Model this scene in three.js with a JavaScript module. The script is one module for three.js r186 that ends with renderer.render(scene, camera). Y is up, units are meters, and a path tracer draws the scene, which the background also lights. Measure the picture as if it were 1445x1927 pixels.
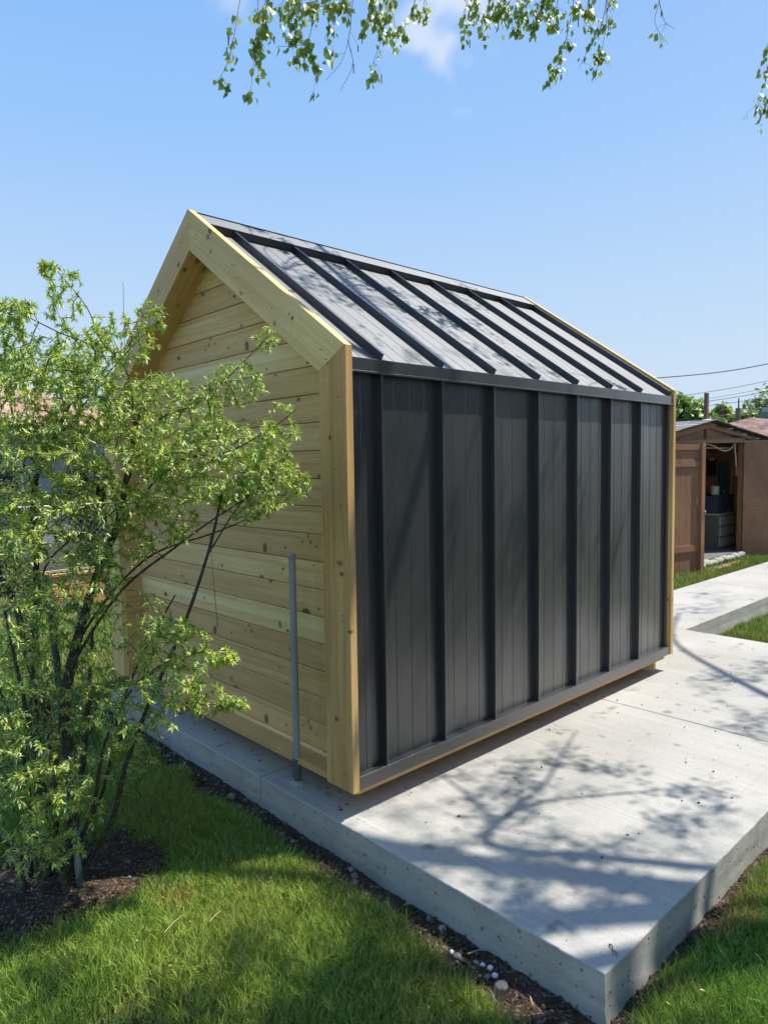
import * as THREE from 'three';
import { mergeGeometries, toCreasedNormals } from 'three/addons/utils/BufferGeometryUtils.js';
import { RoundedBoxGeometry } from 'three/addons/geometries/RoundedBoxGeometry.js';

// ---------------------------------------------------------------- camera, sky, sun, exposure
const scene = new THREE.Scene();
const V = (x, y, z) => new THREE.Vector3(x, y, z);
const EYE = V(-1.842, 1.519, 2.185), FWD = V(0.682, -0.0686, -0.7284).normalize(), UPV = V(0.058, 0.9975, -0.0398);
const RIGHT = new THREE.Vector3().crossVectors(FWD, UPV).normalize(); UPV.crossVectors(RIGHT, FWD);
const FOCAL = 1303.2, PW = 1445, PH = 1927;
const camera = new THREE.PerspectiveCamera(2 * Math.atan(PH / 2 / FOCAL) * 180 / Math.PI, PW / PH, 0.05, 600);
camera.position.copy(EYE); camera.up.copy(UPV); camera.lookAt(EYE.clone().add(FWD));
const renderer = new THREE.WebGLRenderer({ antialias: true });
renderer.toneMapping = THREE.LinearToneMapping;
renderer.toneMappingExposure = 1.37;
renderer.shadowMap.enabled = true; renderer.shadowMap.type = THREE.PCFSoftShadowMap;

const TOSUN = V(0.5, 1, 0.28).normalize(), SUNX = 0.5, SUNZ = 0.28;     // shift of a shadow per metre of height
const sun = new THREE.DirectionalLight(new THREE.Color().setRGB(1, 0.95, 0.86), 5);
sun.position.copy(TOSUN).multiplyScalar(40); sun.target.position.set(0, 0, 0);
sun.castShadow = true; sun.shadow.mapSize.set(4096, 4096); sun.shadow.radius = 1;
Object.assign(sun.shadow.camera, { left: -14, right: 14, top: 14, bottom: -14, near: 1, far: 90 });
scene.add(sun, sun.target);

// seeded noise
function rng(seed) { let a = seed >>> 0; return () => { a = (a + 0x6D2B79F5) | 0; let t = Math.imul(a ^ (a >>> 15), 1 | a); t = (t + Math.imul(t ^ (t >>> 7), 61 | t)) ^ t; return ((t ^ (t >>> 14)) >>> 0) / 4294967296; }; }
const h2 = (x, y, s) => { let h = (Math.imul(x | 0, 374761393) + Math.imul(y | 0, 668265263) + Math.imul(s | 0, 2147483647 ^ 0x5bd1e995)) | 0; h = Math.imul(h ^ (h >>> 13), 1274126177); return ((h ^ (h >>> 16)) >>> 0) / 4294967296; };
const sm = t => t * t * (3 - 2 * t), mix = (a, b, t) => a + (b - a) * t, clamp = (x, a = 0, b = 1) => Math.min(b, Math.max(a, x));
const step = (a, b, x) => sm(clamp((x - a) / (b - a)));
function vn(x, y, s, px = 0, py = 0) {
  const X = Math.floor(x), Y = Math.floor(y), fx = sm(x - X), fy = sm(y - Y);
  const wx = v => px ? ((v % px) + px) % px : v, wy = v => py ? ((v % py) + py) % py : v;
  return mix(mix(h2(wx(X), wy(Y), s), h2(wx(X + 1), wy(Y), s), fx), mix(h2(wx(X), wy(Y + 1), s), h2(wx(X + 1), wy(Y + 1), s), fx), fy);
}
function fbm(x, y, s, oct = 4, px = 0, py = 0) { let a = 0.5, r = 0, n = 0; for (let i = 0; i < oct; i++) { r += a * vn(x, y, s + i * 17, px, py); n += a; x *= 2; y *= 2; px *= 2; py *= 2; a *= 0.5; } return r / n; }

{ // the sky: air and a few thin clouds
  const w = 1024, h = 512, d = new Float32Array(w * h * 4), lin = c => Math.pow(c / 255, 2.2);
  const stops = [[0, [204, 223, 240]], [6, [200, 221, 242]], [14, [180, 211, 245]], [24, [151, 195, 247]], [36, [128, 179, 244]], [50, [110, 164, 238]], [90, [90, 142, 222]]];
  const cl = [[V(0.789, 0.665, -0.69), 0.085, 1.0], [V(0.561, 0.69, -0.91), 0.035, 0.45]];
  for (const c of cl) c[0].normalize();
  const dir = V(0, 0, 0);
  for (let j = 0; j < h; j++) for (let i = 0; i < w; i++) {
    const el = ((j + 0.5) / h - 0.5) * Math.PI, az = ((i + 0.5) / w - 0.5) * 2 * Math.PI, e = Math.max(0, el * 180 / Math.PI);
    dir.set(Math.cos(el) * Math.cos(az), Math.sin(el), Math.cos(el) * Math.sin(az));
    let k = 0; while (k < stops.length - 2 && stops[k + 1][0] < e) k++;
    const t = clamp((e - stops[k][0]) / (stops[k + 1][0] - stops[k][0]));
    const glow = 0.24 * Math.pow(clamp(dir.dot(TOSUN)), 3.2);
    let cloud = 0;
    for (const [c, r, a] of cl) { const q = dir.distanceTo(c); if (q < r * 1.4) cloud += a * step(0.4, 0.8, fbm(az * 26, el * 40, 5, 5) + 0.25 - 0.42 * q / r); }
    cloud = clamp(cloud) * 0.55;
    for (let c = 0; c < 3; c++) { let v = mix(lin(stops[k][1][c]), lin(stops[k + 1][1][c]), t); v = mix(v, [0.95, 0.97, 1][c], glow); d[(j * w + i) * 4 + c] = mix(v, 0.95, cloud); }
    d[(j * w + i) * 4 + 3] = 1;
  }
  const sky = new THREE.DataTexture(d, w, h, THREE.RGBAFormat, THREE.FloatType);
  sky.mapping = THREE.EquirectangularReflectionMapping; sky.magFilter = sky.minFilter = THREE.LinearFilter; sky.wrapS = THREE.RepeatWrapping; sky.needsUpdate = true;
  scene.background = sky; scene.environment = sky; scene.backgroundIntensity = 0.76; scene.environmentIntensity = 0.76;
}

// ---------------------------------------------------------------- helpers
const rgbL = (r, g, b) => new THREE.Color().setRGB(r, g, b);
const used = {};
function numbered(n) { if (!(n in used)) { used[n] = 0; return n; } return n + '_' + String(++used[n]).padStart(3, '0'); }
function shade(o) { o.castShadow = o.receiveShadow = true; return o; }
function part(name, geo, mat, parent) { const m = shade(new THREE.Mesh(geo, mat)); m.name = name; parent.add(m); return m; }
function tag(o, label, category, group) { o.userData.label = label; o.userData.category = category; if (group) o.userData.group = group; return o; }
function thing(name, label, category, pos, group) { const o = new THREE.Group(); o.name = numbered(name); if (pos) o.position.copy(pos); scene.add(o); return tag(o, label, category, group); }
function solo(name, geo, mat, label, category, group) { const m = part(numbered(name), geo, mat, scene); return tag(m, label, category, group); }
function setting(name, geo, mat, label) { const m = geo ? part(numbered(name), geo, mat, scene) : new THREE.Group(); if (!geo) { m.name = numbered(name); scene.add(m); } m.userData.kind = 'structure'; if (label) m.userData.label = label; return m; }
function at(px, py, depth) { return EYE.clone().addScaledVector(FWD, depth).addScaledVector(RIGHT, depth * (px - PW / 2) / FOCAL).addScaledVector(UPV, -depth * (py - PH / 2) / FOCAL); }
function seen(p) { const q = p.clone().sub(EYE), z = q.dot(FWD); return [PW / 2 + FOCAL * q.dot(RIGHT) / z, PH / 2 - FOCAL * q.dot(UPV) / z, z]; }
function box(x0, x1, y0, y1, z0, z1, r = 0) {
  const g = r ? new RoundedBoxGeometry(x1 - x0, y1 - y0, z1 - z0, 2, r) : new THREE.BoxGeometry(x1 - x0, y1 - y0, z1 - z0);
  g.translate((x0 + x1) / 2, (y0 + y1) / 2, (z0 + z1) / 2); return g.index ? g.toNonIndexed() : g;
}
function uvBy(g, fn) { // fn(position, normal) -> [u, v]
  if (g.index) g = g.toNonIndexed();
  const p = g.attributes.position, n = g.attributes.normal, uv = new Float32Array(p.count * 2), a = V(0, 0, 0), b = V(0, 0, 0);
  for (let i = 0; i < p.count; i += 3) {
    b.set(0, 0, 0); for (let k = 0; k < 3; k++) b.add(a.fromBufferAttribute(n, i + k));
    for (let k = 0; k < 3; k++) { a.fromBufferAttribute(p, i + k); const q = fn(a, b); uv[(i + k) * 2] = q[0]; uv[(i + k) * 2 + 1] = q[1]; }
  }
  g.setAttribute('uv', new THREE.BufferAttribute(uv, 2)); return g;
}
const uvBox = (s, ox = 0, oy = 0) => (p, n) => { const x = Math.abs(n.x), y = Math.abs(n.y), z = Math.abs(n.z); return y >= x && y >= z ? [p.x * s + ox, p.z * s + oy] : x >= z ? [p.z * s + ox, p.y * s + oy] : [p.x * s + ox, p.y * s + oy]; };
function extrude(pts, depth, bevel = 0.0015) { // polygon in (a, b), extruded along the third axis, chamfered inwards
  const s = new THREE.Shape(pts.map(([a, b]) => new THREE.Vector2(a, b)));
  return new THREE.ExtrudeGeometry(s, { depth: depth - 2 * bevel, bevelEnabled: bevel > 0, bevelThickness: bevel, bevelSize: bevel, bevelOffset: -bevel, bevelSegments: 1, curveSegments: 6 }).translate(0, 0, bevel);
}
const axisZY = new THREE.Matrix4().makeBasis(V(0, 0, -1), V(0, 1, 0), V(1, 0, 0)); // (a, b, depth) -> z = -a, y = b, x = depth
class Build { // collects faces with vertex colours into one geometry
  constructor() { this.p = []; this.n = []; this.c = []; this.i = []; this.u = []; }
  vert(p, n, c, u = 0, v = 0) { this.p.push(p.x, p.y, p.z); this.n.push(n.x, n.y, n.z); this.u.push(u, v); if (c) this.c.push(c[0], c[1], c[2]); return this.p.length / 3 - 1; }
  seg(a, b, ra, rb, sides = 6, c = null, v0 = 0, v1 = 1) {
    const d = b.clone().sub(a); const L = d.length(); if (L < 1e-6) return; d.divideScalar(L);
    const s = V(0, 0, 0).crossVectors(d, Math.abs(d.y) > 0.9 ? V(1, 0, 0) : V(0, 1, 0)).normalize(), t = V(0, 0, 0).crossVectors(d, s), o = this.p.length / 3;
    for (let k = 0; k <= sides; k++) { const q = k / sides * Math.PI * 2, n = s.clone().multiplyScalar(Math.cos(q)).addScaledVector(t, Math.sin(q)); this.vert(a.clone().addScaledVector(n, ra), n, c, k / sides, v0); this.vert(b.clone().addScaledVector(n, rb), n, c, k / sides, v1); }
    for (let k = 0; k < sides; k++) { const x = o + 2 * k; this.i.push(x, x + 2, x + 1, x + 1, x + 2, x + 3); }
  }
  geo() {
    const g = new THREE.BufferGeometry(); g.setAttribute('position', new THREE.Float32BufferAttribute(this.p, 3)); g.setAttribute('normal', new THREE.Float32BufferAttribute(this.n, 3)); g.setAttribute('uv', new THREE.Float32BufferAttribute(this.u, 2));
    if (this.c.length) g.setAttribute('color', new THREE.Float32BufferAttribute(this.c, 3));
    g.setIndex(this.i); return g;
  }
}
function tubeGeo(pts, r0, r1 = r0, sides = 8, segs = 24) {
  const c = new THREE.CatmullRomCurve3(pts, false, 'centripetal'), q = c.getPoints(segs), b = new Build(); let L = 0;
  for (let i = 0; i < segs; i++) { const l = q[i].distanceTo(q[i + 1]); b.seg(q[i], q[i + 1], mix(r0, r1, i / segs), mix(r0, r1, (i + 1) / segs), sides, null, L, L + l); L += l; }
  return b.geo();
}
function tex(w, h, fn, srgb = true, wrap = true) {
  const d = new Uint8Array(w * h * 4);
  for (let j = 0; j < h; j++) for (let i = 0; i < w; i++) { const c = fn((i + 0.5) / w, (j + 0.5) / h), o = (j * w + i) * 4; if (typeof c === 'number') d[o] = d[o + 1] = d[o + 2] = clamp(c, 0, 255); else { d[o] = clamp(c[0], 0, 255); d[o + 1] = clamp(c[1], 0, 255); d[o + 2] = clamp(c[2], 0, 255); } d[o + 3] = 255; }
  const t = new THREE.DataTexture(d, w, h, THREE.RGBAFormat); t.magFilter = THREE.LinearFilter; t.minFilter = THREE.LinearMipmapLinearFilter; t.generateMipmaps = true; t.wrapS = t.wrapT = wrap ? THREE.RepeatWrapping : THREE.ClampToEdgeWrapping; if (srgb) t.colorSpace = THREE.SRGBColorSpace; t.needsUpdate = true; return t;
}
const std = (o) => new THREE.MeshStandardMaterial(o), phys = (o) => new THREE.MeshPhysicalMaterial(o);

// ---------------------------------------------------------------- materials
// cedar: grain that bends round knots; texture is 2.6 m long and 0.2 m wide
function cedarTex(seed, light, dark, sap, sapEdge, nk) {
  const R = rng(seed), kn = [];
  for (let k = 0; k < nk * 1.5; k++) kn.push({ u: R(), v: 0.06 + 0.88 * R(), r: 0.0026 + 0.013 * Math.pow(R(), 2.6), e: 0.55 + 0.5 * R(), sx: 0.4 + 0.75 * R(), dk: 0.2 + 0.8 * R() });
  const dots = []; for (let k = 0; k < 3; k++) dots.push([R(), R()]);
  return tex(1536, 160, (u, v) => {
    const X = u * 2.6, Y = v * 0.2; let bend = 0, kr = 0, kd = 9, kk = null;
    for (const k of kn) {
      let dx = X - k.u * 2.6; if (dx > 1.3) dx -= 2.6; if (dx < -1.3) dx += 2.6; const dy = (Y - k.v * 0.2) * k.e, q = Math.hypot(dx * k.sx, dy) * (1 + 0.25 * (vn(Math.atan2(dy, dx) * 1.5 + k.u * 90, k.v * 50, 3) - 0.5));
      if (q < 0.2) { bend += Math.sign(dy) * k.r * 1.1 * Math.exp(-(dx * dx) / (k.r * k.r * 18)) * Math.exp(-Math.abs(dy) / (k.r * 2.2)); }
      if (q / k.r < kd) { kd = q / k.r; kk = k; kr = q; }
    }
    const yy = Y - bend, wave = 0.012 * (fbm(u * 5, v * 0.6, seed + 3, 3, 5, 0) - 0.5);
    const ring = fbm(u * 5, (yy + wave * 2.4) * 62, seed + 9, 2, 5, 0), fine = vn(u * 24, (yy + wave) * 700, seed + 31, 24, 0), broad = fbm(u * 3, yy * 14 + wave * 90, seed + 51, 3, 3, 0);
    const g = clamp(0.24 + 0.38 * (step(0.25, 0.75, ring) - 0.5) + 0.3 * (fine - 0.5) + 1.0 * (broad - 0.5) + 0.2);
    const s = step(sapEdge, sapEdge + 0.05, v + 0.22 * (fbm(u * 4, 0.5, seed + 71, 3, 4, 0) - 0.5));
    const c = [0, 1, 2].map(i => mix(mix(light[i], dark[i], g), sap[i] - 16 * g, s));
    if (kd < 4 && kk) {
      const halo = Math.exp(-Math.max(0, kd - 0.8) * 1.5) * 0.55 * kk.dk, core = step(1.08, 0.8, kd), rg = 0.5 + 0.5 * Math.sin(kd * 14 + 3 * fbm(u * 60, v * 20, seed, 2, 60, 0));
      const kc = [92 + 40 * (1 - kk.dk), 62 + 34 * (1 - kk.dk), 38 + 24 * (1 - kk.dk)];
      for (let i = 0; i < 3; i++) { c[i] = mix(c[i], c[i] * 0.72, halo); c[i] = mix(c[i], kc[i] * (0.72 + 0.4 * rg), core * (0.3 + 0.66 * kk.dk)); }
      const rim = Math.exp(-Math.pow((kd - 1) / 0.13, 2)) * kk.dk; for (let i = 0; i < 3; i++) c[i] *= 1 - 0.5 * rim;
    }
    const sp = (fbm(u * 300, v * 30, seed + 91, 2, 300, 0) - 0.5) * 12; return c.map((x, i) => (x + sp) * [1.12, 1.12, 1.04][i]);
  });
}
const L1 = [214, 186, 136], D1 = [184, 150, 100], L2 = [206, 174, 126], D2 = [180, 143, 98], SAP = [224, 204, 160];
const cedarMaps = [cedarTex(11, L1, D1, SAP, 1.5, 15), cedarTex(23, L2, D2, SAP, 1.5, 12), cedarTex(37, [208, 178, 128], [176, 138, 92], SAP, 1.5, 8), cedarTex(41, [216, 190, 142], [196, 166, 118], SAP, 0.72, 10), cedarTex(59, [208, 178, 130], [184, 148, 104], SAP, 1.5, 14), cedarTex(67, [208, 172, 124], [164, 122, 80], SAP, 1.5, 13)];
const cedar = cedarMaps.map((m, i) => std({ map: m, roughness: 0.72, bumpMap: m, bumpScale: 0.0006, name: 'cedar' }));
const cedarTint = cedarMaps.flatMap((m) => [[1.05, 1.06, 1.08], [0.88, 0.85, 0.8], [0.98, 0.96, 0.92]].map(c => std({ map: m, color: rgbL(...c), roughness: 0.74, bumpMap: m, bumpScale: 0.0006 })));
// powder coated steel: almost black, finely pebbled
const pebble = tex(512, 512, (u, v) => 255 * clamp(0.5 * vn(u * 110, v * 110, 3, 110, 110) + 0.5 * vn(u * 62, v * 62, 8, 62, 62)), false);
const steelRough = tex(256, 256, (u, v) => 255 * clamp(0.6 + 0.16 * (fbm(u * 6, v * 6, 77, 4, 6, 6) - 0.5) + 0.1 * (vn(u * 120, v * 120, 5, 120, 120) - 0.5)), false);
const steel = phys({ color: rgbL(0.022, 0.022, 0.0225), roughness: 0.36, bumpMap: pebble, bumpScale: 0.0007, ior: 1.6, clearcoat: 1, clearcoatRoughness: 0.3, sheen: 1, sheenColor: rgbL(1, 1, 1), sheenRoughness: 0.6, name: 'black steel' });
const litRoofSteel = phys({ color: rgbL(0.022, 0.022, 0.0225), roughness: 1, roughnessMap: steelRough, bumpMap: pebble, bumpScale: 0.0011, ior: 2.05, clearcoat: 1, clearcoatRoughness: 0.6, sheen: 0.35, sheenColor: rgbL(1, 1, 1), sheenRoughness: 0.6, name: 'black steel, brightened copy for sunlit roof' });  // same steel as the wall, reflectance raised so the roof reads as sunlit
// concrete: cement grey, faint broom strokes along z
const concTop = tex(1024, 1024, (u, v) => {
  const broom = vn(u * 340, v * 5, 4, 340, 5) * 0.6 + vn(u * 150, v * 3, 14, 150, 3) * 0.4, blot = fbm(u * 5, v * 5, 21, 4, 5, 5), fine = vn(u * 400, v * 400, 9, 400, 400), big = fbm(u * 2, v * 2, 61, 3, 2, 2);
  let k = 164 + 15 * (broom - 0.5) + 24 * (blot - 0.5) + 13 * (fine - 0.5) + 18 * (big - 0.5);
  const st = fbm(u * 24, v * 24, 34, 3, 24, 24); if (st > 0.74) k -= 60 * (st - 0.74) / 0.26;
  return [k + 1, k - 2, k - 9];
});
const concTopBump = tex(1024, 1024, (u, v) => 255 * clamp(0.5 + 0.5 * (vn(u * 340, v * 5, 4, 340, 5) - 0.5) + 0.25 * (vn(u * 400, v * 400, 9, 400, 400) - 0.5)), false);
const pits = (() => { const R = rng(5), a = []; for (let i = 0; i < 900; i++) a.push([R(), R(), 0.0015 + 0.006 * Math.pow(R(), 4)]); const grid = new Map(); for (const p of a) { const k = Math.floor(p[0] * 32) + ',' + Math.floor(p[1] * 32); (grid.get(k) || grid.set(k, []).get(k)).push(p); } return (u, v) => { let m = 0; const X = Math.floor(u * 32), Y = Math.floor(v * 32); for (let i = -1; i < 2; i++) for (let j = -1; j < 2; j++) for (const p of grid.get((X + i) + ',' + (Y + j)) || []) { const q = Math.hypot((u - p[0]), (v - p[1])) / p[2]; if (q < 1) m = Math.max(m, 1 - q * q); } return m; }; })();
const concSide = tex(1024, 1024, (u, v) => { let k = 168 + 34 * (fbm(u * 8, v * 8, 41, 5, 8, 8) - 0.5) + 16 * (vn(u * 300, v * 300, 2, 300, 300) - 0.5) + 14 * (vn(u * 3, v * 60, 6, 3, 60) - 0.5); k -= 58 * pits(u, v); return [k, k - 2, k - 12]; });
const concSideBump = tex(1024, 1024, (u, v) => 255 * clamp(0.75 + 0.25 * (fbm(u * 40, v * 40, 43, 3, 40, 40) - 0.5) - 0.7 * pits(u, v)), false);
const mConcTop = std({ map: concTop, bumpMap: concTopBump, bumpScale: 0.0009, roughness: 0.86, name: 'broomed concrete' });
const mConcSide = std({ map: concSide, bumpMap: concSideBump, bumpScale: 0.004, roughness: 0.92, name: 'formed concrete' });
// soil, lawn thatch
const soilTex = tex(1024, 1024, (u, v) => { const a = fbm(u * 20, v * 20, 3, 5, 20, 20), b = vn(u * 260, v * 260, 7, 260, 260), p = step(0.7, 0.8, vn(u * 90, v * 90, 12, 90, 90)); const k = 0.55 + 0.8 * (a - 0.5) + 0.5 * (b - 0.5); return [96 * k + 50 * p, 74 * k + 46 * p, 56 * k + 42 * p]; });
const soilBump = tex(512, 512, (u, v) => 255 * fbm(u * 24, v * 24, 3, 5, 24, 24), false);
const mSoil = std({ map: soilTex, bumpMap: soilBump, bumpScale: 0.02, roughness: 1 });
const thatch = tex(1024, 1024, (u, v) => { const a = fbm(u * 30, v * 30, 91, 4, 30, 30), f = vn(u * 300, v * 300, 17, 300, 300), d = step(0.62, 0.8, fbm(u * 8, v * 8, 93, 4, 8, 8)); const k = 0.6 + 0.6 * (a - 0.5) + 0.7 * (f - 0.5); return [mix(62, 120, d) * k, mix(78, 100, d) * k, mix(32, 62, d) * k]; });
const mGround = std({ map: thatch, bumpMap: soilBump, bumpScale: 0.02, roughness: 1 });

// ---------------------------------------------------------------- ground
const PAD = { x0: -0.0445, x1: 4.303, z0: -2.505, z1: 1.192, xc: 2.13, zc: -0.65 }, WALK = { z0: -1.367, z1: -0.453, x1: 16 };
const GY = -0.128;
const rise = (x, z) => 0.035 * (fbm(x * 0.7 + 9, z * 0.7 + 4, 7, 3) - 0.5) + 0.018 * (fbm(x * 4, z * 4, 19, 2) - 0.5);
const overPad = (x, z, m) => (x > PAD.x0 - m && x < PAD.x1 + m && z > PAD.z0 - m && z < PAD.z1 + m) || (x > 4 && x < WALK.x1 + m && z > WALK.z0 - m && z < WALK.z1 + m);
const padDist = (x, z) => { const d = (x0, x1, z0, z1) => Math.hypot(Math.max(x0 - x, 0, x - x1), Math.max(z0 - z, 0, z - z1)); return Math.min(d(PAD.x0, PAD.x1, PAD.z0, PAD.z1), d(4, WALK.x1, WALK.z0, WALK.z1)); };
// width of the bare strip along the slab
const bare = (x, z) => { const n = fbm(x * 5 + 3, z * 5, 29, 3) - 0.5; return x < PAD.x0 + 0.02 ? 0.15 + 0.16 * n + 0.03 * step(0, 1.0, z) : z > PAD.z1 ? 0.075 + 0.1 * n : 0.03; };
const groundY = (x, z) => { const d = padDist(x, z), b = bare(x, z); return GY + rise(x, z) - 0.06 * step(4.2, 5, x) * step(-0.6, -0.4, z) - 0.035 * (1 - step(b * 0.6, b * 1.5, d)); };
const BUSH = { x: -1.0, z: -0.62 };
{
  // one sheet: fine near the place, coarse to the horizon
  const lines = [-300, -120, -60, -30, -16, -10, -7]; const xs = [...lines]; for (let x = -5; x <= 6; x += 0.05) xs.push(x); xs.push(7, 8, 9, 10, 12, 14, 18, 24, 34, 60, 120, 300);
  const zs = [...lines]; for (let z = -5; z <= 4; z += 0.05) zs.push(z); zs.push(5, 7, 10, 16, 30, 60, 120, 300);
  const g = new THREE.PlaneGeometry(1, 1, xs.length - 1, zs.length - 1), p = g.attributes.position, uv = g.attributes.uv;
  for (let j = 0; j < zs.length; j++) for (let i = 0; i < xs.length; i++) { const k = j * xs.length + i, x = xs[i], z = zs[j]; p.setXYZ(k, x, groundY(x, z), z); uv.setXY(k, x / 1.7, z / 1.7); }
  g.computeVertexNormals(); setting('lawn_ground', g, mGround);
}
{ // bare soil beside the slab
  const strip = (pts) => { const g = new THREE.BufferGeometry(), pos = [], uv = [], idx = []; const n = pts.length, m = 9;
    pts.forEach(([x, z, nx, nz], i) => { for (let k = 0; k < m; k++) { const w = bare(x, z) + 0.05, o = -0.02 + (w + 0.02) * k / (m - 1), X = x + nx * o, Z = z + nz * o; const e = k === m - 1 ? -0.012 : 0; pos.push(X, groundY(X, Z) + 0.006 + e + 0.022 * (fbm(X * 22, Z * 22, 55, 3) - 0.35) * (k < m - 1 ? 1 : 0), Z); uv.push(X / 0.8, Z / 0.8); if (i && k) { const a = i * m + k; idx.push(a, a - m, a - 1, a - 1, a - m, a - m - 1); } } });
    g.setAttribute('position', new THREE.Float32BufferAttribute(pos, 3)); g.setAttribute('uv', new THREE.Float32BufferAttribute(uv, 2)); g.setIndex(idx); g.computeVertexNormals(); return g; };
  const a = [], b = []; for (let z = -2.7; z <= 1.22; z += 0.02) a.push([PAD.x0, z, -1, 0]); for (let x = -0.1; x <= 4.4; x += 0.02) b.push([x, PAD.z1, 0, 1]);
  setting('soil_strip', strip(a), mSoil, 'bare dark soil along the gable side of the slab'); setting('soil_strip', strip(b), mSoil, 'narrow bare soil along the sunny side of the slab');
  const gg = new THREE.PlaneGeometry(1.0, 0.8, 40, 32).rotateX(-Math.PI / 2), p = gg.attributes.position, uv = gg.attributes.uv;
  for (let i = 0; i < p.count; i++) { const x = p.getX(i) + BUSH.x - 0.05, z = p.getZ(i) + BUSH.z, r = Math.hypot((x - BUSH.x) / 0.5, (z - BUSH.z) / 0.4) + 0.5 * (fbm(x * 6, z * 6, 15, 3) - 0.5); p.setXYZ(i, x, groundY(x, z) + 0.03 * (1 - step(0.5, 0.95, r)) - 0.012 * step(0.85, 1, r) + 0.012 * fbm(x * 25, z * 25, 5, 3) * (1 - step(0.7, 1, r)), z); uv.setXY(i, x / 0.8, z / 0.8); }
  gg.computeVertexNormals(); setting('soil_bed', gg, mSoil, 'bare soil under the leafy shrub');
}
// ---------------------------------------------------------------- concrete slab
function slabPanel(x0, x1, z0, z1, grooves, parent, bottom = -0.2) {
  const e = 0.006, R = rng(Math.round(x0 * 100 + z0 * 1000 + 9000));
  const lines = (a, b, gs) => { const s = [a, a + e * 0.3, a + e, b - e, b - e * 0.3, b]; for (const g of gs) s.push(g - 0.0025, g, g + 0.0025); for (let v = a + 0.045; v < b - 0.02; v += 0.045) s.push(v); return [...new Set(s)].sort((p, q) => p - q); };
  const gx = grooves.filter(g => g[0] === 'x'), gz = grooves.filter(g => g[0] === 'z');
  const xs = lines(x0, x1, [...gx.map(g => g[1]), ...gz.flatMap(g => [g[2], g[3]])].filter(v => v > x0 + e && v < x1 - e)), zs = lines(z0, z1, [...gz.map(g => g[1]), ...gx.flatMap(g => [g[2], g[3]])].filter(v => v > z0 + e && v < z1 - e));
  const edge = (v, a, b) => { const d = Math.min(v - a, b - v); return d < 1e-6 ? -e : d < e * 0.5 ? -e * 0.3 : 0; };
  const bite = s => 0.009 * Math.max(0, fbm(s * 21, x0 * 3 + z0, 99, 3) - 0.46);
  const chip = (x, z) => [Math.abs(x - x0) < 1e-6 ? x + bite(z) : Math.abs(x - x1) < 1e-6 ? x - bite(z + 9) : x, Math.abs(z - z0) < 1e-6 ? z + bite(x + 5) : Math.abs(z - z1) < 1e-6 ? z - bite(x + 3) : z];
  const pos = [], uv = [], idx = [], m = xs.length;
  zs.forEach((z, j) => xs.forEach((x, i) => {
    let y = Math.min(edge(x, x0, x1), edge(z, z0, z1)); for (const [, v, a, b] of gx) if (Math.abs(x - v) < 1e-6 && z >= a - 1e-6 && z <= b + 1e-6) y = Math.min(y, -0.003); for (const [, v, a, b] of gz) if (Math.abs(z - v) < 1e-6 && x >= a - 1e-6 && x <= b + 1e-6) y = Math.min(y, -0.003);
    const [cx, cz] = chip(x, z); pos.push(cx, y - (y < -0.005 ? bite(x * 3 + z) : 0) + (y < -0.005 ? 0 : 0.0012 * (fbm(x * 3, z * 3, 88, 2) - 0.5)), cz); uv.push(x / 2.1, z / 2.1); if (i && j) { const a = j * m + i; idx.push(a - m - 1, a - 1, a, a - m - 1, a, a - m); }
  }));
  const top = new THREE.BufferGeometry(); top.setAttribute('position', new THREE.Float32BufferAttribute(pos, 3)); top.setAttribute('uv', new THREE.Float32BufferAttribute(uv, 2)); top.setIndex(idx); top.computeVertexNormals();
  const p = part('slab_panel', top, mConcTop, parent);
  // formed sides, slightly uneven
  const sp = [], su = [], si = []; const ring = []; const N = 0.08;
  for (const z of zs.slice(0, -1)) ring.push([x0, z, 1, 0]); for (const x of xs.slice(0, -1)) ring.push([x, z1, 0, -1]); for (const z of zs.slice(1).reverse()) ring.push([x1, z, -1, 0]); for (const x of xs.slice(1).reverse()) ring.push([x, z0, 0, 1]);
  ring.push(ring[0]); let l = 0;
  ring.forEach(([x, z, nx, nz], i) => { if (i) l += Math.hypot(x - ring[i - 1][0], z - ring[i - 1][1]); for (let k = 0; k <= 5; k++) { const y = k ? mix(-e - 0.0006, bottom, k / 5) : -e - bite(x * 3 + z), o = k ? 0.006 * (fbm(l * 6, y * 14, 33, 3) - 0.55) + (k > 3 ? 0.012 * fbm(l * 9, 3, 13, 3) : 0) : 0; const [cx, cz] = k ? [x - nx * o, z - nz * o] : chip(x, z); sp.push(cx, y, cz); su.push(l / 1.1, y / 1.1); if (i && k) { const a = i * 6 + k; si.push(a - 7, a - 6, a, a - 7, a, a - 1); } } });
  const sd = new THREE.BufferGeometry(); sd.setAttribute('position', new THREE.Float32BufferAttribute(sp, 3)); sd.setAttribute('uv', new THREE.Float32BufferAttribute(su, 2)); sd.setIndex(si); sd.computeVertexNormals();
  part('slab_side', sd, mConcSide, p);
}
const pad = setting('concrete_pad', null, null, 'pale broomed concrete pad under the black shed');
const J = 0.002;
slabPanel(PAD.x0, PAD.xc - J, PAD.zc + J, PAD.z1, [['x', 0.137, PAD.zc + 0.006, 1.037], ['z', 1.037, 0.137, PAD.xc - 0.01]], pad);
slabPanel(PAD.x0, PAD.xc - J, PAD.z0, PAD.zc - J, [['x', 0.137, PAD.z0 + 0.01, PAD.zc - 0.008]], pad);
slabPanel(PAD.xc + J, PAD.x1, PAD.z0, PAD.z1, [['z', 1.037, PAD.xc + 0.01, PAD.x1 - 0.01]], pad);
const walk = setting('concrete_walkway', null, null, 'straight concrete walkway leading to the brown shed');
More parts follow.
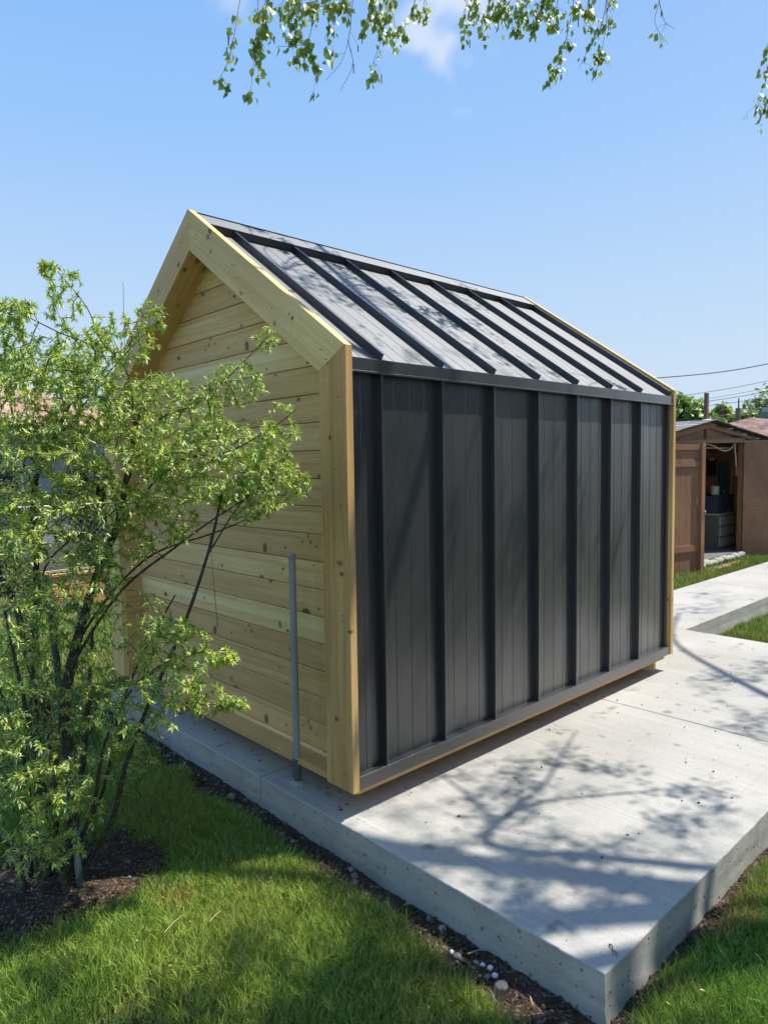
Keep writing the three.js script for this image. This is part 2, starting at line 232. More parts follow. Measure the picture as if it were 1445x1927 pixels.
for (const [a, b] of [[PAD.x1, 6.9], [6.9, 9.4], [9.4, 12], [12, 16]]) slabPanel(a + J, b - J, WALK.z0, WALK.z1, [], walk);

// ---------------------------------------------------------------- the new shed
const S = { L: 3.046, W: 2.54, H: 2.009, A: 2.889, pw: 0.178, t: 0.0386, d: 0.148, hb: 0.12 };
const shed = thing('garden_shed', 'new shed with black standing seam steel roof and wall and pale cedar gable', 'shed', V(0, 0, 0));
{
  const { L, W, H, A, pw, t, d, hb } = S, th = Math.atan2(A - H, W / 2), c = Math.cos(th), s = Math.sin(th), R = rng(404);
  // --- outer frame at both gables: posts and rakes, mitred
  const inY = A - pw / c, mY = inY - (W / 2 - pw) * Math.tan(th);       // inner apex, inner mitre
  const alongUV = (ox, oy, dir) => (p) => { const z = -p.z, y = p.y; return dir === 'post' ? [y / 2.6 + ox, (z + p.x * 0.9) / 0.2 + oy] : [(z * c + y * s * dir) / 2.6 + ox, ((y * c - z * s * dir) + p.x * 0.9) / 0.2 + oy]; };
  const frame = (x, k) => {
    const polys = [['post', [[0, hb], [pw, hb], [pw, mY], [0, H]], 'post', cedarTint[k ? 7 : 16]], ['post', [[W - pw, hb], [W, hb], [W, H], [W - pw, mY]], 'post', cedar[0]],
      ['rake_board', [[0.001, H + 0.0004], [pw - 0.0005, mY + 0.0006], [W / 2 - 0.0005, inY], [W / 2 - 0.0005, A]], 1, cedar[k ? 1 : 0]], ['rake_board', [[W - 0.001, H + 0.0004], [W / 2 + 0.0005, A], [W / 2 + 0.0005, inY], [W - pw + 0.0005, mY + 0.0006]], -1, cedar[4]]];
    for (const [n, pts, dir, m] of polys) {
      const g = extrude(pts, t, 0.002).applyMatrix4(axisZY).translate(x, 0, 0);
      part(n, uvBy(g, alongUV(R(), R(), dir)), m, shed);
    }
  };
  frame(0, 0); frame(L - t, 1);
  // screw holes in the frame boards
  const holeM = std({ color: rgbL(0.02, 0.016, 0.012), roughness: 1 });
  const hole = (z, y, r = 0.0035) => part('screw_head', new THREE.CylinderGeometry(r, r, 0.004, 10).rotateZ(Math.PI / 2).translate(0.0012, y, z), holeM, shed);
  for (const y of [0.19, 0.22]) hole(y < 0.2 ? -0.055 : -0.14, y); for (const y of [0.86, 0.885, 1.32, 1.35, 1.80]) hole(y % 0.1 > 0.05 ? -0.05 : -0.13, y);
  for (const f of [0.06, 0.09, 0.38, 0.62, 0.93]) { const u = f * (W / 2 - 0.05) + 0.05, v = 0.05 + 0.08 * R(); hole(-u, H + u * Math.tan(th) - v / c); hole(-W + u, H + u * Math.tan(th) - v / c); }
  // --- gable siding, one board a row
  const row = 0.131, y0 = 0.016, x = d, zi0 = 0.064, zi1 = W - 0.064; // the boards run behind the frame
  const top = z => A - 0.085 - Math.abs(z - W / 2) * Math.tan(th);
  const sheath = part('gable_wall', extrude([[0.2, 0.02], [W - 0.2, 0.02], [W - 0.2, 0.135], [W - 0.07, 0.135], [W - 0.07, top(W - 0.07) - 0.02], [W / 2, A - 0.11], [0.07, top(0.07) - 0.02], [0.07, 0.135], [0.2, 0.135]], 0.06, 0).applyMatrix4(axisZY).translate(d + 0.0195, 0, 0), cedar[5], shed);
  const order = [3, 1, 4, 2, 1, 3, 4, 0, 1, 2, 0, 5, 2, 4, 0, 3, 1, 2, 4, 0, 1];
  const eaveY = top(zi0);
  for (let k = 0; k < 21; k++) {
    const a = y0 + k * row + 0.0014, b = y0 + (k + 1) * row - 0.0014; if (a > A - 0.12) break;
    const zAt = y => y <= eaveY ? zi0 : Math.min(W / 2, W / 2 - (A - 0.085 - y) / Math.tan(th));
    const l0 = k ? zAt(a) : 0.165, l1 = k ? zAt(b) : 0.165, pts = l1 >= W / 2 - 0.01 ? [[l0, a], [W - l0, a], [W / 2, Math.min(b, A - 0.086)]] : a < eaveY && b > eaveY ? [[zi0, a], [zi1, a], [zi1, eaveY], [W - l1, b], [l1, b], [zi0, eaveY]] : [[l0, a], [W - l0, a], [W - l1, b], [l1, b]];
    const g = extrude(pts, 0.018, 0.004).applyMatrix4(axisZY).translate(x + (R() - 0.5) * 0.0012, 0, 0), ox = R(), m = cedarTint[order[k] * 3 + Math.floor(R() * 3)], fl = R() < 0.5 ? 1 : -1;
    part('siding_board', uvBy(g, p => [fl * -p.z / 2.6 + ox, (p.y - a) / 0.2 * 1.3 + 0.05 + p.x * 2]), m, sheath);
  }
  // --- lining of the deep frame: short siding returns on both posts, boards under the rakes
  for (const sd of [0, 1]) for (let k = 0; k < 14; k++) {
    const a = hb + 0.002 + k * row, b = Math.min(a + row - 0.0012, mY - 0.01), z = sd ? -(W - pw + 0.008) : -(pw - 0.008); if (b < a + 0.02) break;
    const g = box(t + 0.001, d + 0.002, a, b, z - 0.008, z + 0.008, 0.0012);
    part('lining_board', uvBy(g, (p) => [p.x / 2.6 + R() * 0 + k * 0.17, (p.y - a) / 0.2 + p.z]), cedarTint[((k * 5 + sd * 2) % 6) * 3 + 1], shed);
  }
  for (const sg of [1, -1]) { // soffit under each rake
    const g = new THREE.BoxGeometry(d - t, 0.016, (W / 2 - pw) / c + 0.02).rotateX(sg * th).translate((d + t) / 2, (inY + mY) / 2 - 0.006 + 0.012, sg > 0 ? -(W / 2 + pw) / 2 : -(W - (W / 2 + pw) / 2));
    part('soffit_board', uvBy(g, p => [p.z / 2.6 + 0.3, p.x / 0.2]), cedarTint[sg > 0 ? 5 : 14], shed);
  }
  // --- carcass between the frames
  const zw = -0.046;                                                // face of the steel on the long wall
  const carc = [[0.06, 0.13], [W - 0.06, 0.13], [W - 0.06, H - 0.09], [W / 2, A - 0.12], [0.06, H - 0.09]];
  part('carcass', extrude(carc, L - 2 * d - 0.16, 0).applyMatrix4(axisZY).translate(d + 0.08, 0, 0), std({ color: rgbL(0.3, 0.22, 0.13), roughness: 0.9 }), shed);
  part('floor_frame', uvBy(box(t + 0.002, L - 0.1, 0.1, 0.129, -W + 0.02, -0.016, 0.002), uvBox(0.4)), cedarTint[4], shed);
  for (const z of [-0.45, -1.27, -2.1]) part('skid', uvBy(box(0.4, L - 0.07, 0.0, 0.095, z - 0.045, z + 0.045, 0.003), uvBox(0.4)), cedar[1], shed);
  // far gable wall
  part('far_gable_wall', uvBy(extrude([[0.07, 0.02], [W - 0.07, 0.02], [W - 0.07, top(W - 0.07)], [W / 2, A - 0.1], [0.07, top(0.07)]], 0.03, 0).applyMatrix4(axisZY).translate(L - d, 0, 0), p => [-p.z / 2.6, p.y / 0.2]), cedar[4], shed);
  // --- steel panels. profile(x) gives the small stiffening steps
  const ribs = [0.215, 0.605, 0.995, 1.385, 1.775, 2.165, 2.555], ends = [t + 0.004, L - t - 0.004], cuts = [ends[0], ...ribs, ends[1]];
  const steelPanel = (xa, xb, len, seed, amp) => { // sheet in (x, v) with height n, grooves at quarters
    const xs = [xa + 0.001], w = 0.39, g0 = [0.25, 0.5, 0.75]; const gr = []; const base = seed % 2 === 0 && xb - xa < 0.3 ? xb - w : xa;
    for (const f of g0) { const gx = base + f * w; if (gx > xa + 0.02 && gx < xb - 0.02) { gr.push(gx); xs.push(gx - 0.0032, gx - 0.0016, gx + 0.0016, gx + 0.0032); } }
    for (let x = xa + 0.04; x < xb - 0.02; x += 0.04) if (!gr.some(g => Math.abs(g - x) < 0.012)) xs.push(x);
    xs.push(xb - 0.001); xs.sort((a, b) => a - b);
    const m = 26, pos = [], uv = [], idx = [];
    for (let j = 0; j <= m; j++) xs.forEach((x, i) => { const v = len * j / m, f = (x - xa) / (xb - xa), bowl = Math.sin(Math.PI * clamp(f)); let n = amp * bowl * (fbm(v * 1.6 + seed * 3.1, x * 5, seed, 2) - 0.5) * 2; if (gr.some(g => Math.abs(g - x) < 0.0020)) n -= 0.0016; pos.push(x, v, n); uv.push(x / 0.3, v / 0.3); if (i && j) { const a = j * xs.length + i, q = xs.length; idx.push(a - q - 1, a - q, a, a - q - 1, a, a - 1); } });
    const g = new THREE.BufferGeometry(); g.setAttribute('position', new THREE.Float32BufferAttribute(pos, 3)); g.setAttribute('uv', new THREE.Float32BufferAttribute(uv, 2)); g.setIndex(idx);
    const top2 = toCreasedNormals(g, 0.25), back = box(xa + 0.001, xb - 0.001, 0.001, len - 0.001, -0.012, -0.0055); return mergeGeometries([top2, back]);
  };
  const seam = (x, len) => { // standing seam: upright leg with a folded top
    const leg = box(x - 0.003, x + 0.003, 0, len, -0.004, 0.031, 0.001), hem = box(x - 0.0055, x + 0.0045, 0.0005, len - 0.0005, 0.022, 0.0355, 0.002); return uvBy(mergeGeometries([leg, hem]), uvBox(3.3));
  };
  const wallBase = 0.176, wallLen = 1.93 - wallBase, wallM = new THREE.Matrix4().makeTranslation(0, wallBase, zw);
  for (let k = 0; k < 8; k++) part('wall_panel', steelPanel(cuts[k], cuts[k + 1], wallLen, 10 + k, 0.0032).applyMatrix4(wallM), steel, shed);
  for (const x of ribs) part('wall_seam', seam(x, wallLen - 0.02).applyMatrix4(wallM), steel, shed);
  for (const e of [0, 1]) part('end_trim', uvBy(box(e ? ends[1] - 0.022 : ends[0], e ? ends[1] : ends[0] + 0.018, wallBase, 1.91, zw + 0.001, zw + 0.018, 0.002), uvBox(3.3)), steel, shed);
  part('base_trim', uvBy(mergeGeometries([box(t + 0.003, L - t - 0.003, 0.121, 0.178, -0.05, -0.006, 0.002), box(t + 0.003, L - t - 0.003, 0.170, 0.181, -0.012, -0.0045, 0.002)]), uvBox(3.3)), steel, shed);
  part('eave_trim', uvBy(mergeGeometries([box(t + 0.003, L - t - 0.003, 1.908, 1.966, -0.05, -0.009, 0.002), box(t + 0.003, L - t - 0.003, 1.904, 1.912, -0.018, -0.0035, 0.002)]), uvBox(3.3)), steel, shed);
  // far long wall, plain panels with seams
  for (let k = 0; k < 8; k++) { const g = box(cuts[k] + 0.001, cuts[k + 1] - 0.001, wallBase, 1.95, -W + 0.034, -W + 0.046); part('wall_panel', uvBy(g, uvBox(3.3)), steel, shed); }
  // roof: axes x, up the slope, outwards
  const off = 0.052, run = W / 2 / c;
  for (const sg of [1, -1]) {
    const M = new THREE.Matrix4().makeBasis(V(1, 0, 0), V(0, s, -sg * c), V(0, c, sg * s));
    const e = V(0, H, sg > 0 ? 0 : -W).addScaledVector(V(0, c, sg * s), -off).addScaledVector(V(0, s, -sg * c), -0.012); M.setPosition(e);
    const len = run + 0.012 - 0.02;
    for (let k = 0; k < 8; k++) { const g = sg > 0 ? steelPanel(cuts[k], cuts[k + 1], len, 30 + k, 0.0018) : steelPanel(cuts[k], cuts[k + 1], len, 50 + k, 0.0018); part('roof_panel', g.applyMatrix4(M), litRoofSteel, shed); }
    for (const x of ribs) part('roof_seam', seam(x, len - 0.03).applyMatrix4(M), steel, shed);
    for (const q of [0, 1]) part('rake_trim', uvBy(box(q ? ends[1] - 0.02 : ends[0], q ? ends[1] : ends[0] + 0.02, 0.02, len - 0.05, 0.001, q ? 0.036 : 0.012, 0.002), uvBox(3.3)).applyMatrix4(M), steel, shed);
    // ridge cap wing and its upright closure
    const cap = [box(t + 0.004, L - t - 0.004, run + 0.012 - 0.155, run + 0.012 + 0.0, 0.040, 0.0435), box(t + 0.006, L - t - 0.006, run + 0.012 - 0.152, run + 0.012 - 0.148, 0.002, 0.040)];
    part(sg > 0 ? 'ridge_cap' : 'ridge_cap', uvBy(mergeGeometries(cap), uvBox(3.3)).applyMatrix4(M), litRoofSteel, shed);
  }
}
// ---------------------------------------------------------------- conduit stub
{
  const galv = tex(256, 512, (u, v) => { const k = 158 + 44 * (fbm(u * 6, v * 20, 8, 4, 6, 20) - 0.5) + 12 * (vn(u * 60, v * 200, 3, 60, 200) - 0.5); return [k * 0.98, k * 1.0, k * 0.98]; });
  const m = std({ map: galv, roughness: 0.55, metalness: 0.15 }), r = 0.0168;
  const t = thing('conduit_pipe', 'grey upright conduit pipe rising from the slab beside the cedar gable', 'pipe', V(0.05, 0, -0.472));
  part('tube', new THREE.LatheGeometry([[0, 0.0], [r, 0.0], [r, 1.09], [r * 0.98, 1.1], [r * 0.8, 1.1], [r * 0.8, 1.0]].map(p => new THREE.Vector2(...p)), 24), m, t);
  part('end_cap', new THREE.LatheGeometry([[0, 1.108], [r * 1.05, 1.106], [r * 1.14, 1.1], [r * 1.14, 1.082], [r * 1.02, 1.08]].map(p => new THREE.Vector2(...p)), 24), m, t);
  part('coupling', new THREE.LatheGeometry([[r, 0.0], [r * 1.05, 0.026], [r * 1.28, 0.03], [r * 1.3, 0.032], [r * 1.3, 0.118], [r * 1.25, 0.12], [r, 0.12]].map(p => new THREE.Vector2(...p)), 28), std({ color: rgbL(0.09, 0.1, 0.11), roughness: 0.6 }), t);
  part('grout_collar', new THREE.LatheGeometry([[r, 0.012], [r * 1.5, 0.008], [r * 2.3, 0.0015], [r * 2.5, -0.004]].map(p => new THREE.Vector2(...p)), 20), mConcSide, t);
  part('sticker', new THREE.CylinderGeometry(r * 1.315, r * 1.315, 0.018, 8, 1, true, 2.5, 0.5).translate(0, 0.06, 0), std({ color: rgbL(0.6, 0.62, 0.63), roughness: 0.6 }), t);
}
// ---------------------------------------------------------------- grass
const camDist = (x, z) => Math.hypot(x - EYE.x, z - EYE.z);
{
  const clump = (seed, n, len, wid, spread) => { const R = rng(seed), b = new Build();
    for (let k = 0; k < n; k++) {
      const a = R() * 6.283, r = spread * Math.sqrt(R()), x = Math.cos(a) * r, z = Math.sin(a) * r, h = len * (0.5 + 0.7 * R()), w = wid * (0.7 + 0.6 * R()), yaw = R() * 6.283, lean = h * (0.15 + 0.75 * R()), la = R() * 6.283, c = 0.7 + 0.5 * R(), warm = R() < 0.07 ? 1 : 0;
      const tint = R(), col = () => warm ? [0.42 * c, 0.35 * c, 0.15 * c] : [mix(0.25, 0.43, tint) * c, mix(0.46, 0.56, tint) * c, mix(0.06, 0.1, tint) * c];
      const sx = Math.cos(yaw), sz = Math.sin(yaw), N = V(-sz, 0.55, sx).normalize(); let prev = null;
      for (let i = 0; i <= 3; i++) { const f = i / 3, y = h * f * (1 - 0.22 * f * lean / h), o = lean * f * f, cx = x + Math.cos(la) * o, cz = z + Math.sin(la) * o, ww = w * (1 - Math.pow(f, 1.6)) * 0.5;
        const A1 = b.vert(V(cx - sx * ww, y, cz - sz * ww), N, col(f)), B1 = i < 3 ? b.vert(V(cx + sx * ww, y, cz + sz * ww), N, col(f)) : A1;
        if (prev) { b.i.push(prev[0], prev[1], A1); if (i < 3) b.i.push(prev[1], B1, A1); } prev = [A1, B1]; }
    } return b.geo(); };
  const mGrass = phys({ vertexColors: true, roughness: 0.45, transmission: 0.5, thickness: 0, side: THREE.DoubleSide, specularIntensity: 1 });
  const spots = [[], [], [], []], R = rng(77), farSpots = [[], []], add = (list, x, z, s) => { const y = groundY(x, z) - 0.004; list.push([x, y, z, s, R()]); };
  const visible = (x, z) => { const q = seen(V(x, GY, z)); return q[2] > 0.3 && q[0] > -260 && q[0] < PW + 260 && q[1] < PH + 420; };
  const okay = (x, z) => { const d = padDist(x, z); if (overPad(x, z, 0.01)) return 0; const b = bare(x, z); const q = Math.hypot((x - BUSH.x) / 0.44, (z - BUSH.z) / 0.34) + 0.35 * (fbm(x * 6, z * 6, 15, 3) - 0.5); let k = step(b * 0.75, b * 1.25, d); k *= step(0.72, 1.05, q); return k; };
  for (let i = 0; i < 150000; i++) { // close lawn
    const x = -2.6 + 5.2 * R(), z = -2.9 + 5.6 * R(); if (camDist(x, z) > 4.2 || !visible(x, z)) { continue; }
    const k = okay(x, z), pt = fbm(x * 3, z * 3, 63, 3); if (R() > k * (0.35 + 0.9 * step(0.25, 0.55, pt))) continue;
    add(spots[Math.floor(R() * 4)], x, z, (0.62 + 0.55 * R()) * (0.75 + 0.6 * fbm(x * 2, z * 2, 71, 2)));
  }
  for (let i = 0; i < 130000; i++) { // farther lawn
    const x = -5 + 19 * R(), z = -9 + 11.5 * R(), d = camDist(x, z); if (d < 4 || d > 14 || !visible(x, z) || R() > okay(x, z) || R() > 1.25 - d / 16) continue;
    if (x > 6.6 && z < -2.15 && x < 11.3) continue;
    add(farSpots[i & 1], x, z, 0.8 + 0.6 * R());
  }
  const put = (name, geo, list, label) => { const m = new THREE.InstancedMesh(geo, mGrass, list.length), M = new THREE.Matrix4(), q = new THREE.Quaternion(), e = new THREE.Euler(), c = new THREE.Color();
    list.forEach(([x, y, z, s, t], i) => { e.set((t - 0.5) * 0.3, t * 777 % 6.283, ((t * 31) % 1 - 0.5) * 0.3); q.setFromEuler(e); M.compose(V(x, y, z), q, V(s, s, s)); m.setMatrixAt(i, M); const k = 0.75 + 0.5 * fbm(x * 1.6, z * 1.6, 81, 3), w = fbm(x * 2.3, z * 2.3, 87, 2); c.setRGB(k * (0.8 + 0.55 * w), k, k * (0.8 + 0.4 * w)); const dry = [[-0.16, 0.02, 0.1, 0.16], [-0.3, 0.75, 0.07, 0.08], [0.7, 1.3, 0.4, 0.06], [-0.72, -0.2, 0.1, 0.1], [5.6, -1.6, 0.8, 0.2]].reduce((s2, [a, b2, rx, rz]) => Math.max(s2, 1 - Math.hypot((x - a) / rx, (z - b2) / rz) * 0.75 + 0.6 * (fbm(x * 14, z * 14, 83, 2) - 0.5)), 0); if (dry > 0.25 && t * 91 % 1 < dry) c.setRGB(1.5 * k, 0.92 * k, 1.5 * k); m.setColorAt(i, c); });
    m.name = numbered(name); shade(m); scene.add(m); m.userData.kind = 'stuff'; m.userData.label = label; m.userData.category = 'grass'; };
  spots.forEach((l, k) => put('grass', clump(900 + k, 15, 0.05, 0.0031, 0.026), l, 'lush green lawn grass around the slab'));
  farSpots.forEach((l, k) => put('grass', clump(950 + k, 16, 0.06, 0.006, 0.055), l, 'sunlit lawn grass farther off'));
}
{ // dry litter in the lawn
  const R = rng(4141), d = new Build();
  for (let i = 0; i < 420; i++) { const x = -1.9 + 4.2 * R(), z = -1.2 + 3.2 * R(); if (overPad(x, z, 0.03)) continue; const y = groundY(x, z) + 0.02 + 0.03 * R(), a = R() * 6.28, v = 0.7 + 0.6 * R(), len = 0.01 + 0.03 * R() * R(); leafInto(d, V(x, y, z), V(Math.cos(a), 0.3 * (R() - 0.5), Math.sin(a)).normalize(), V(R() - 0.5, 1, R() - 0.5).normalize(), len, 0.003 + 0.005 * R(), [0.42 * v, 0.3 * v, 0.17 * v], 0.3); }
  const c = part('lawn_litter', d.geo(), std({ vertexColors: true, roughness: 1, side: THREE.DoubleSide }), scene); c.userData = { kind: 'stuff', label: 'dry brown clippings scattered in the lawn', category: 'litter' };
}
// ---------------------------------------------------------------- stones, soil crumbs, debris
const stoneGeo = (seed, r, sq = 0.7) => { const g = new THREE.IcosahedronGeometry(r, 2), p = g.attributes.position, a = V(0, 0, 0), R = rng(seed), o = R() * 50; for (let i = 0; i < p.count; i++) { a.fromBufferAttribute(p, i); const q = a.clone().divideScalar(r); const k = 0.72 + 0.55 * fbm(q.x * 1.4 + o, q.y * 1.4 + q.z * 1.7 + o, seed, 3); a.multiplyScalar(k); p.setXYZ(i, a.x * (0.85 + 0.1 * (seed % 4)), a.y * sq, a.z); } g.computeVertexNormals(); return g; };
{
  const stoneTex = tex(256, 256, (u, v) => { const k = 176 + 70 * (fbm(u * 6, v * 6, 4, 5, 6, 6) - 0.5) + 20 * (vn(u * 90, v * 90, 7, 90, 90) - 0.5); return [k, k * 0.97, k * 0.92]; });
  const shapes = [1, 2, 3, 4, 5].map(k => stoneGeo(k * 7 + 1, 0.011, 0.65)), greys = [[0.5, 0.5, 0.52], [0.42, 0.38, 0.35], [0.62, 0.58, 0.54], [0.36, 0.36, 0.38]].map(c => std({ map: stoneTex, color: rgbL(...c), roughness: 0.95 }));
  const R = rng(31);
  // crumbs and small gravel: uncountable
  const m = new THREE.InstancedMesh(stoneGeo(3, 0.006, 0.7), std({ map: stoneTex, roughness: 1 }), 5200), M = new THREE.Matrix4(), q = new THREE.Quaternion(), c = new THREE.Color();
  for (let i = 0; i < 5200; i++) {
    let x, z; const k = R(); if (k < 0.55) { z = -2.6 + 3.8 * R(); x = PAD.x0 - 0.008 - (bare(PAD.x0 - 0.02, z) + 0.02) * Math.pow(R(), 1.3); } else if (k < 0.75) { x = -0.1 + 2.6 * R(); z = PAD.z1 + 0.008 + (bare(x, PAD.z1 + 0.02) + 0.02) * R(); } else { const a = R() * 6.283, r = Math.sqrt(R()); x = BUSH.x + 0.42 * r * Math.cos(a); z = BUSH.z + 0.33 * r * Math.sin(a); }
    const s = 0.3 + 1.1 * Math.pow(R(), 3); q.setFromEuler(new THREE.Euler(R() * 6, R() * 6, R() * 6)); M.compose(V(x, groundY(x, z) + (k < 0.75 ? 0.012 : 0.034), z), q, V(s, s, s)); m.setMatrixAt(i, M); const t = R(); c.setRGB(...(t < 0.88 ? [0.12 + 0.1 * R(), 0.085 + 0.07 * R(), 0.055 + 0.05 * R()] : [0.36, 0.34, 0.32])); m.setColorAt(i, c);
  }
  m.name = 'gravel'; shade(m); m.userData = { kind: 'stuff', label: 'soil crumbs and fine gravel along the slab', category: 'gravel' }; scene.add(m);
  for (let i = 0; i < 34; i++) { const z = -1.6 + 2.7 * R(), x = PAD.x0 - 0.02 - 0.085 * R(), s = 0.7 + 1.1 * R(); const o = solo('stone', shapes[i % 5], greys[Math.floor(R() * 4)], 'small grey stone in the dirt strip along the gable side of slab', 'stone', 'stones in the dirt strip'); o.position.set(x, groundY(x, z) + 0.013, z); o.scale.setScalar(s); o.rotation.set(R() * 0.6, R() * 6, R() * 0.6); }
  const white = std({ color: rgbL(0.72, 0.7, 0.68), roughness: 1 });
  [[908, 1806, 1.1, 'white chalky stone nearest the slab in the small white cluster'], [922, 1812, 1.25, 'largest white chalky stone in the small cluster by the slab'], [931, 1826, 1.15, 'lowest white chalky stone in the small cluster by the slab'], [850, 1783, 1.0, 'lone pale stone in the dirt above the white cluster']].forEach(([px, py, s, label], k) => { const d = at(px, py, 1).sub(EYE), T = (GY - 0.01 - EYE.y) / d.y, p = EYE.clone().addScaledVector(d, T); const o = solo('white_stone', stoneGeo(61 + k * 3, 0.012, 0.8), white, label, 'stone', 'white stones by the slab'); o.position.set(p.x, groundY(p.x, p.z) + 0.012, p.z); o.scale.setScalar(s * 0.72); o.rotation.y = k; });
  // bits on the slab
  const bits = new Build(), Q = rng(13);
  for (let i = 0; i < 300; i++) { let x, z; if (i < 190) { x = -0.02 + 4.2 * Math.pow(Q(), 1.1); z = -0.1 + 1.25 * Q(); } else { x = 0.0 + 0.13 * Q(); z = -2.3 + 2.3 * Q(); } const s = 0.0018 + 0.0055 * Math.pow(Q(), 4), a = Q() * 6.28, k = 0.5 + Q(), cc = Q() < 0.6 ? [0.09 * k, 0.06 * k, 0.035 * k] : [0.2 * k, 0.14 * k, 0.07 * k]; const o = bits.p.length / 3, N = V(0, 1, 0), u = V(Math.cos(a), 0, Math.sin(a)), w = V(-Math.sin(a), 0, Math.cos(a)), P = V(x, 0.0012, z); [[-1.6, 0, 0], [0, -0.7, 0.002], [1.6, 0, 0.001], [0, 0.7, 0.003]].forEach(([f, g, h]) => bits.vert(P.clone().addScaledVector(u, f * s).addScaledVector(w, g * s).add(V(0, h, 0)), N, cc)); bits.vert(P.clone().add(V(0, s * 0.9 + 0.001, 0)), N, cc); for (let f = 0; f < 4; f++) bits.i.push(o + f, o + (f + 1) % 4, o + 4); }
  const dbr = part('debris', bits.geo(), std({ vertexColors: true, roughness: 1, side: THREE.DoubleSide }), scene); dbr.userData = { kind: 'stuff', label: 'tiny dark bud scales and crumbs scattered on the slab', category: 'debris' };
  const twigM = std({ color: rgbL(0.26, 0.18, 0.1), roughness: 0.9 });
  [[966, 1462, 978, 1472, 'curled brown bud husk on the sunny slab'], [950, 1534, 966, 1530, 'short brown twig on the slab in the branch shadow'], [1146, 1777, 1152, 1788, 'brown flake near the front corner of the slab'], [1152, 1790, 1160, 1798, 'tiny dark flake nearest the front corner of slab']].forEach(([a, b, c2, d2, label]) => { const hit = (x, y) => { const d = at(x, y, 1).sub(EYE); return EYE.clone().addScaledVector(d, (0.004 - EYE.y) / d.y); }; const p0 = hit(a, b), p1 = hit(c2, d2), mid = p0.clone().lerp(p1, 0.5).add(V(0.003, 0.005, 0.002)); solo('twig_bit', tubeGeo([p0, mid, p1], 0.003, 0.0018, 6, 6), twigM, label, 'twig'); });
  [[310, 1755, 345, 1722, 'long dry straw twig lying on the lawn left of the bright patch'], [395, 1735, 415, 1715, 'short dry twig lying on the lawn in the bright patch'], [880, 1795, 935, 1790, 'brown root piece in the dirt beside the white stones']].forEach(([a, b, c2, d2, label]) => { const hit = (x, y, h) => { const d = at(x, y, 1).sub(EYE); return EYE.clone().addScaledVector(d, (h - EYE.y) / d.y); }; const h = a > 800 ? GY - 0.012 : GY + 0.04, p0 = hit(a, b, h), p1 = hit(c2, d2, h); solo('dry_twig', tubeGeo([p0, p0.clone().lerp(p1, 0.4).add(V(0.006, 0.008, 0)), p1], 0.0022, 0.0012, 6, 10), std({ color: rgbL(0.42, 0.31, 0.17), roughness: 0.9 }), label, 'twig'); });
}
// ---------------------------------------------------------------- growing plants
class Plant {
  constructor() { this.nodes = []; }
  node(p, parent, r = 0, main = -1) { this.nodes.push({ p, parent, r, main, kids: 0, a: 0 }); if (parent >= 0) this.nodes[parent].kids++; return this.nodes.length - 1; }
  path(pts, parent, r0, r1, main = -1, n = 14) { const c = new THREE.CatmullRomCurve3(pts, false, 'centripetal').getPoints(n), ids = []; c.forEach((p, i) => { if (i === 0 && parent >= 0) return; parent = this.node(p, parent, mix(r0, r1, i / n), main); ids.push(parent); }); return ids; }
  near(p, rMin = 0, bias = null) { let b = -1, bd = 1e9; for (let i = 0; i < this.nodes.length; i++) { const q = this.nodes[i]; const d = q.p.distanceToSquared(p) * (bias ? bias(q) : 1); if (d < bd) { bd = d; b = i; } } return b; }
  reach(target, R, bow = 0.12, steps = 0, bias = null) { // grows a twig from the nearest wood; returns its nodes
    const a = this.near(target, 0, bias), p0 = this.nodes[a].p, d = target.clone().sub(p0), L = d.length(), n = steps || Math.max(3, Math.round(L / 0.035)), off = V(R() - 0.5, R() - 0.1, R() - 0.5).multiplyScalar(L * bow * 2), ids = []; let k = a;
    for (let i = 1; i <= n; i++) { const t = i / n, p = p0.clone().lerp(target, t).addScaledVector(off, 4 * t * (1 - t) * 0.5).add(V(R() - 0.5, R() - 0.5, R() - 0.5).multiplyScalar(0.006)); k = this.node(p, k); ids.push(k); }
    return ids;
  }
  thicken(tip, ex = 2.4, most = 1) { const N = this.nodes; for (const n of N) n.a = 0; for (let i = N.length - 1; i >= 0; i--) { const n = N[i]; if (!n.kids) n.a = Math.pow(tip, ex); const r = Math.min(most, Math.pow(n.a, 1 / ex)); if (n.r === 0) n.r = r; if (n.parent >= 0) N[n.parent].a += n.main >= 0 ? Math.pow(n.r, ex) : n.a; } }
}
function leafInto(b, p, dir, up, len, wid, col, curl = 0.15) { // pointed leaf, two halves folded at the midrib
  const s = V(0, 0, 0).crossVectors(dir, up); if (s.lengthSq() < 1e-6) s.set(1, 0, 0); s.normalize(); const n = V(0, 0, 0).crossVectors(s, dir).normalize();
  const P = (f, w, h) => p.clone().addScaledVector(dir, f * len).addScaledVector(s, w * wid).addScaledVector(n, h * len), N1 = n.clone().addScaledVector(s, -0.25).normalize(), N2 = n.clone().addScaledVector(s, 0.25).normalize();
  const a = b.vert(P(0, 0, 0), n, col), m = b.vert(P(0.5, 0, -curl * 0.25), n, col), t = b.vert(P(1, 0, -curl), n, col), l = b.vert(P(0.42, -0.5, 0.03), N1, col), r = b.vert(P(0.42, 0.5, 0.03), N2, col);
  b.i.push(a, m, l, l, m, t, a, r, m, m, r, t);
}
function woodInto(b, plant, from, keep, sides, c) { for (let i = from; i < plant.nodes.length; i++) { const n = plant.nodes[i]; if (n.parent < 0 || !keep(n)) continue; const q = plant.nodes[n.parent]; b.seg(q.p, n.p, Math.min(q.r, n.r * 1.5), n.r, sides, c); } }
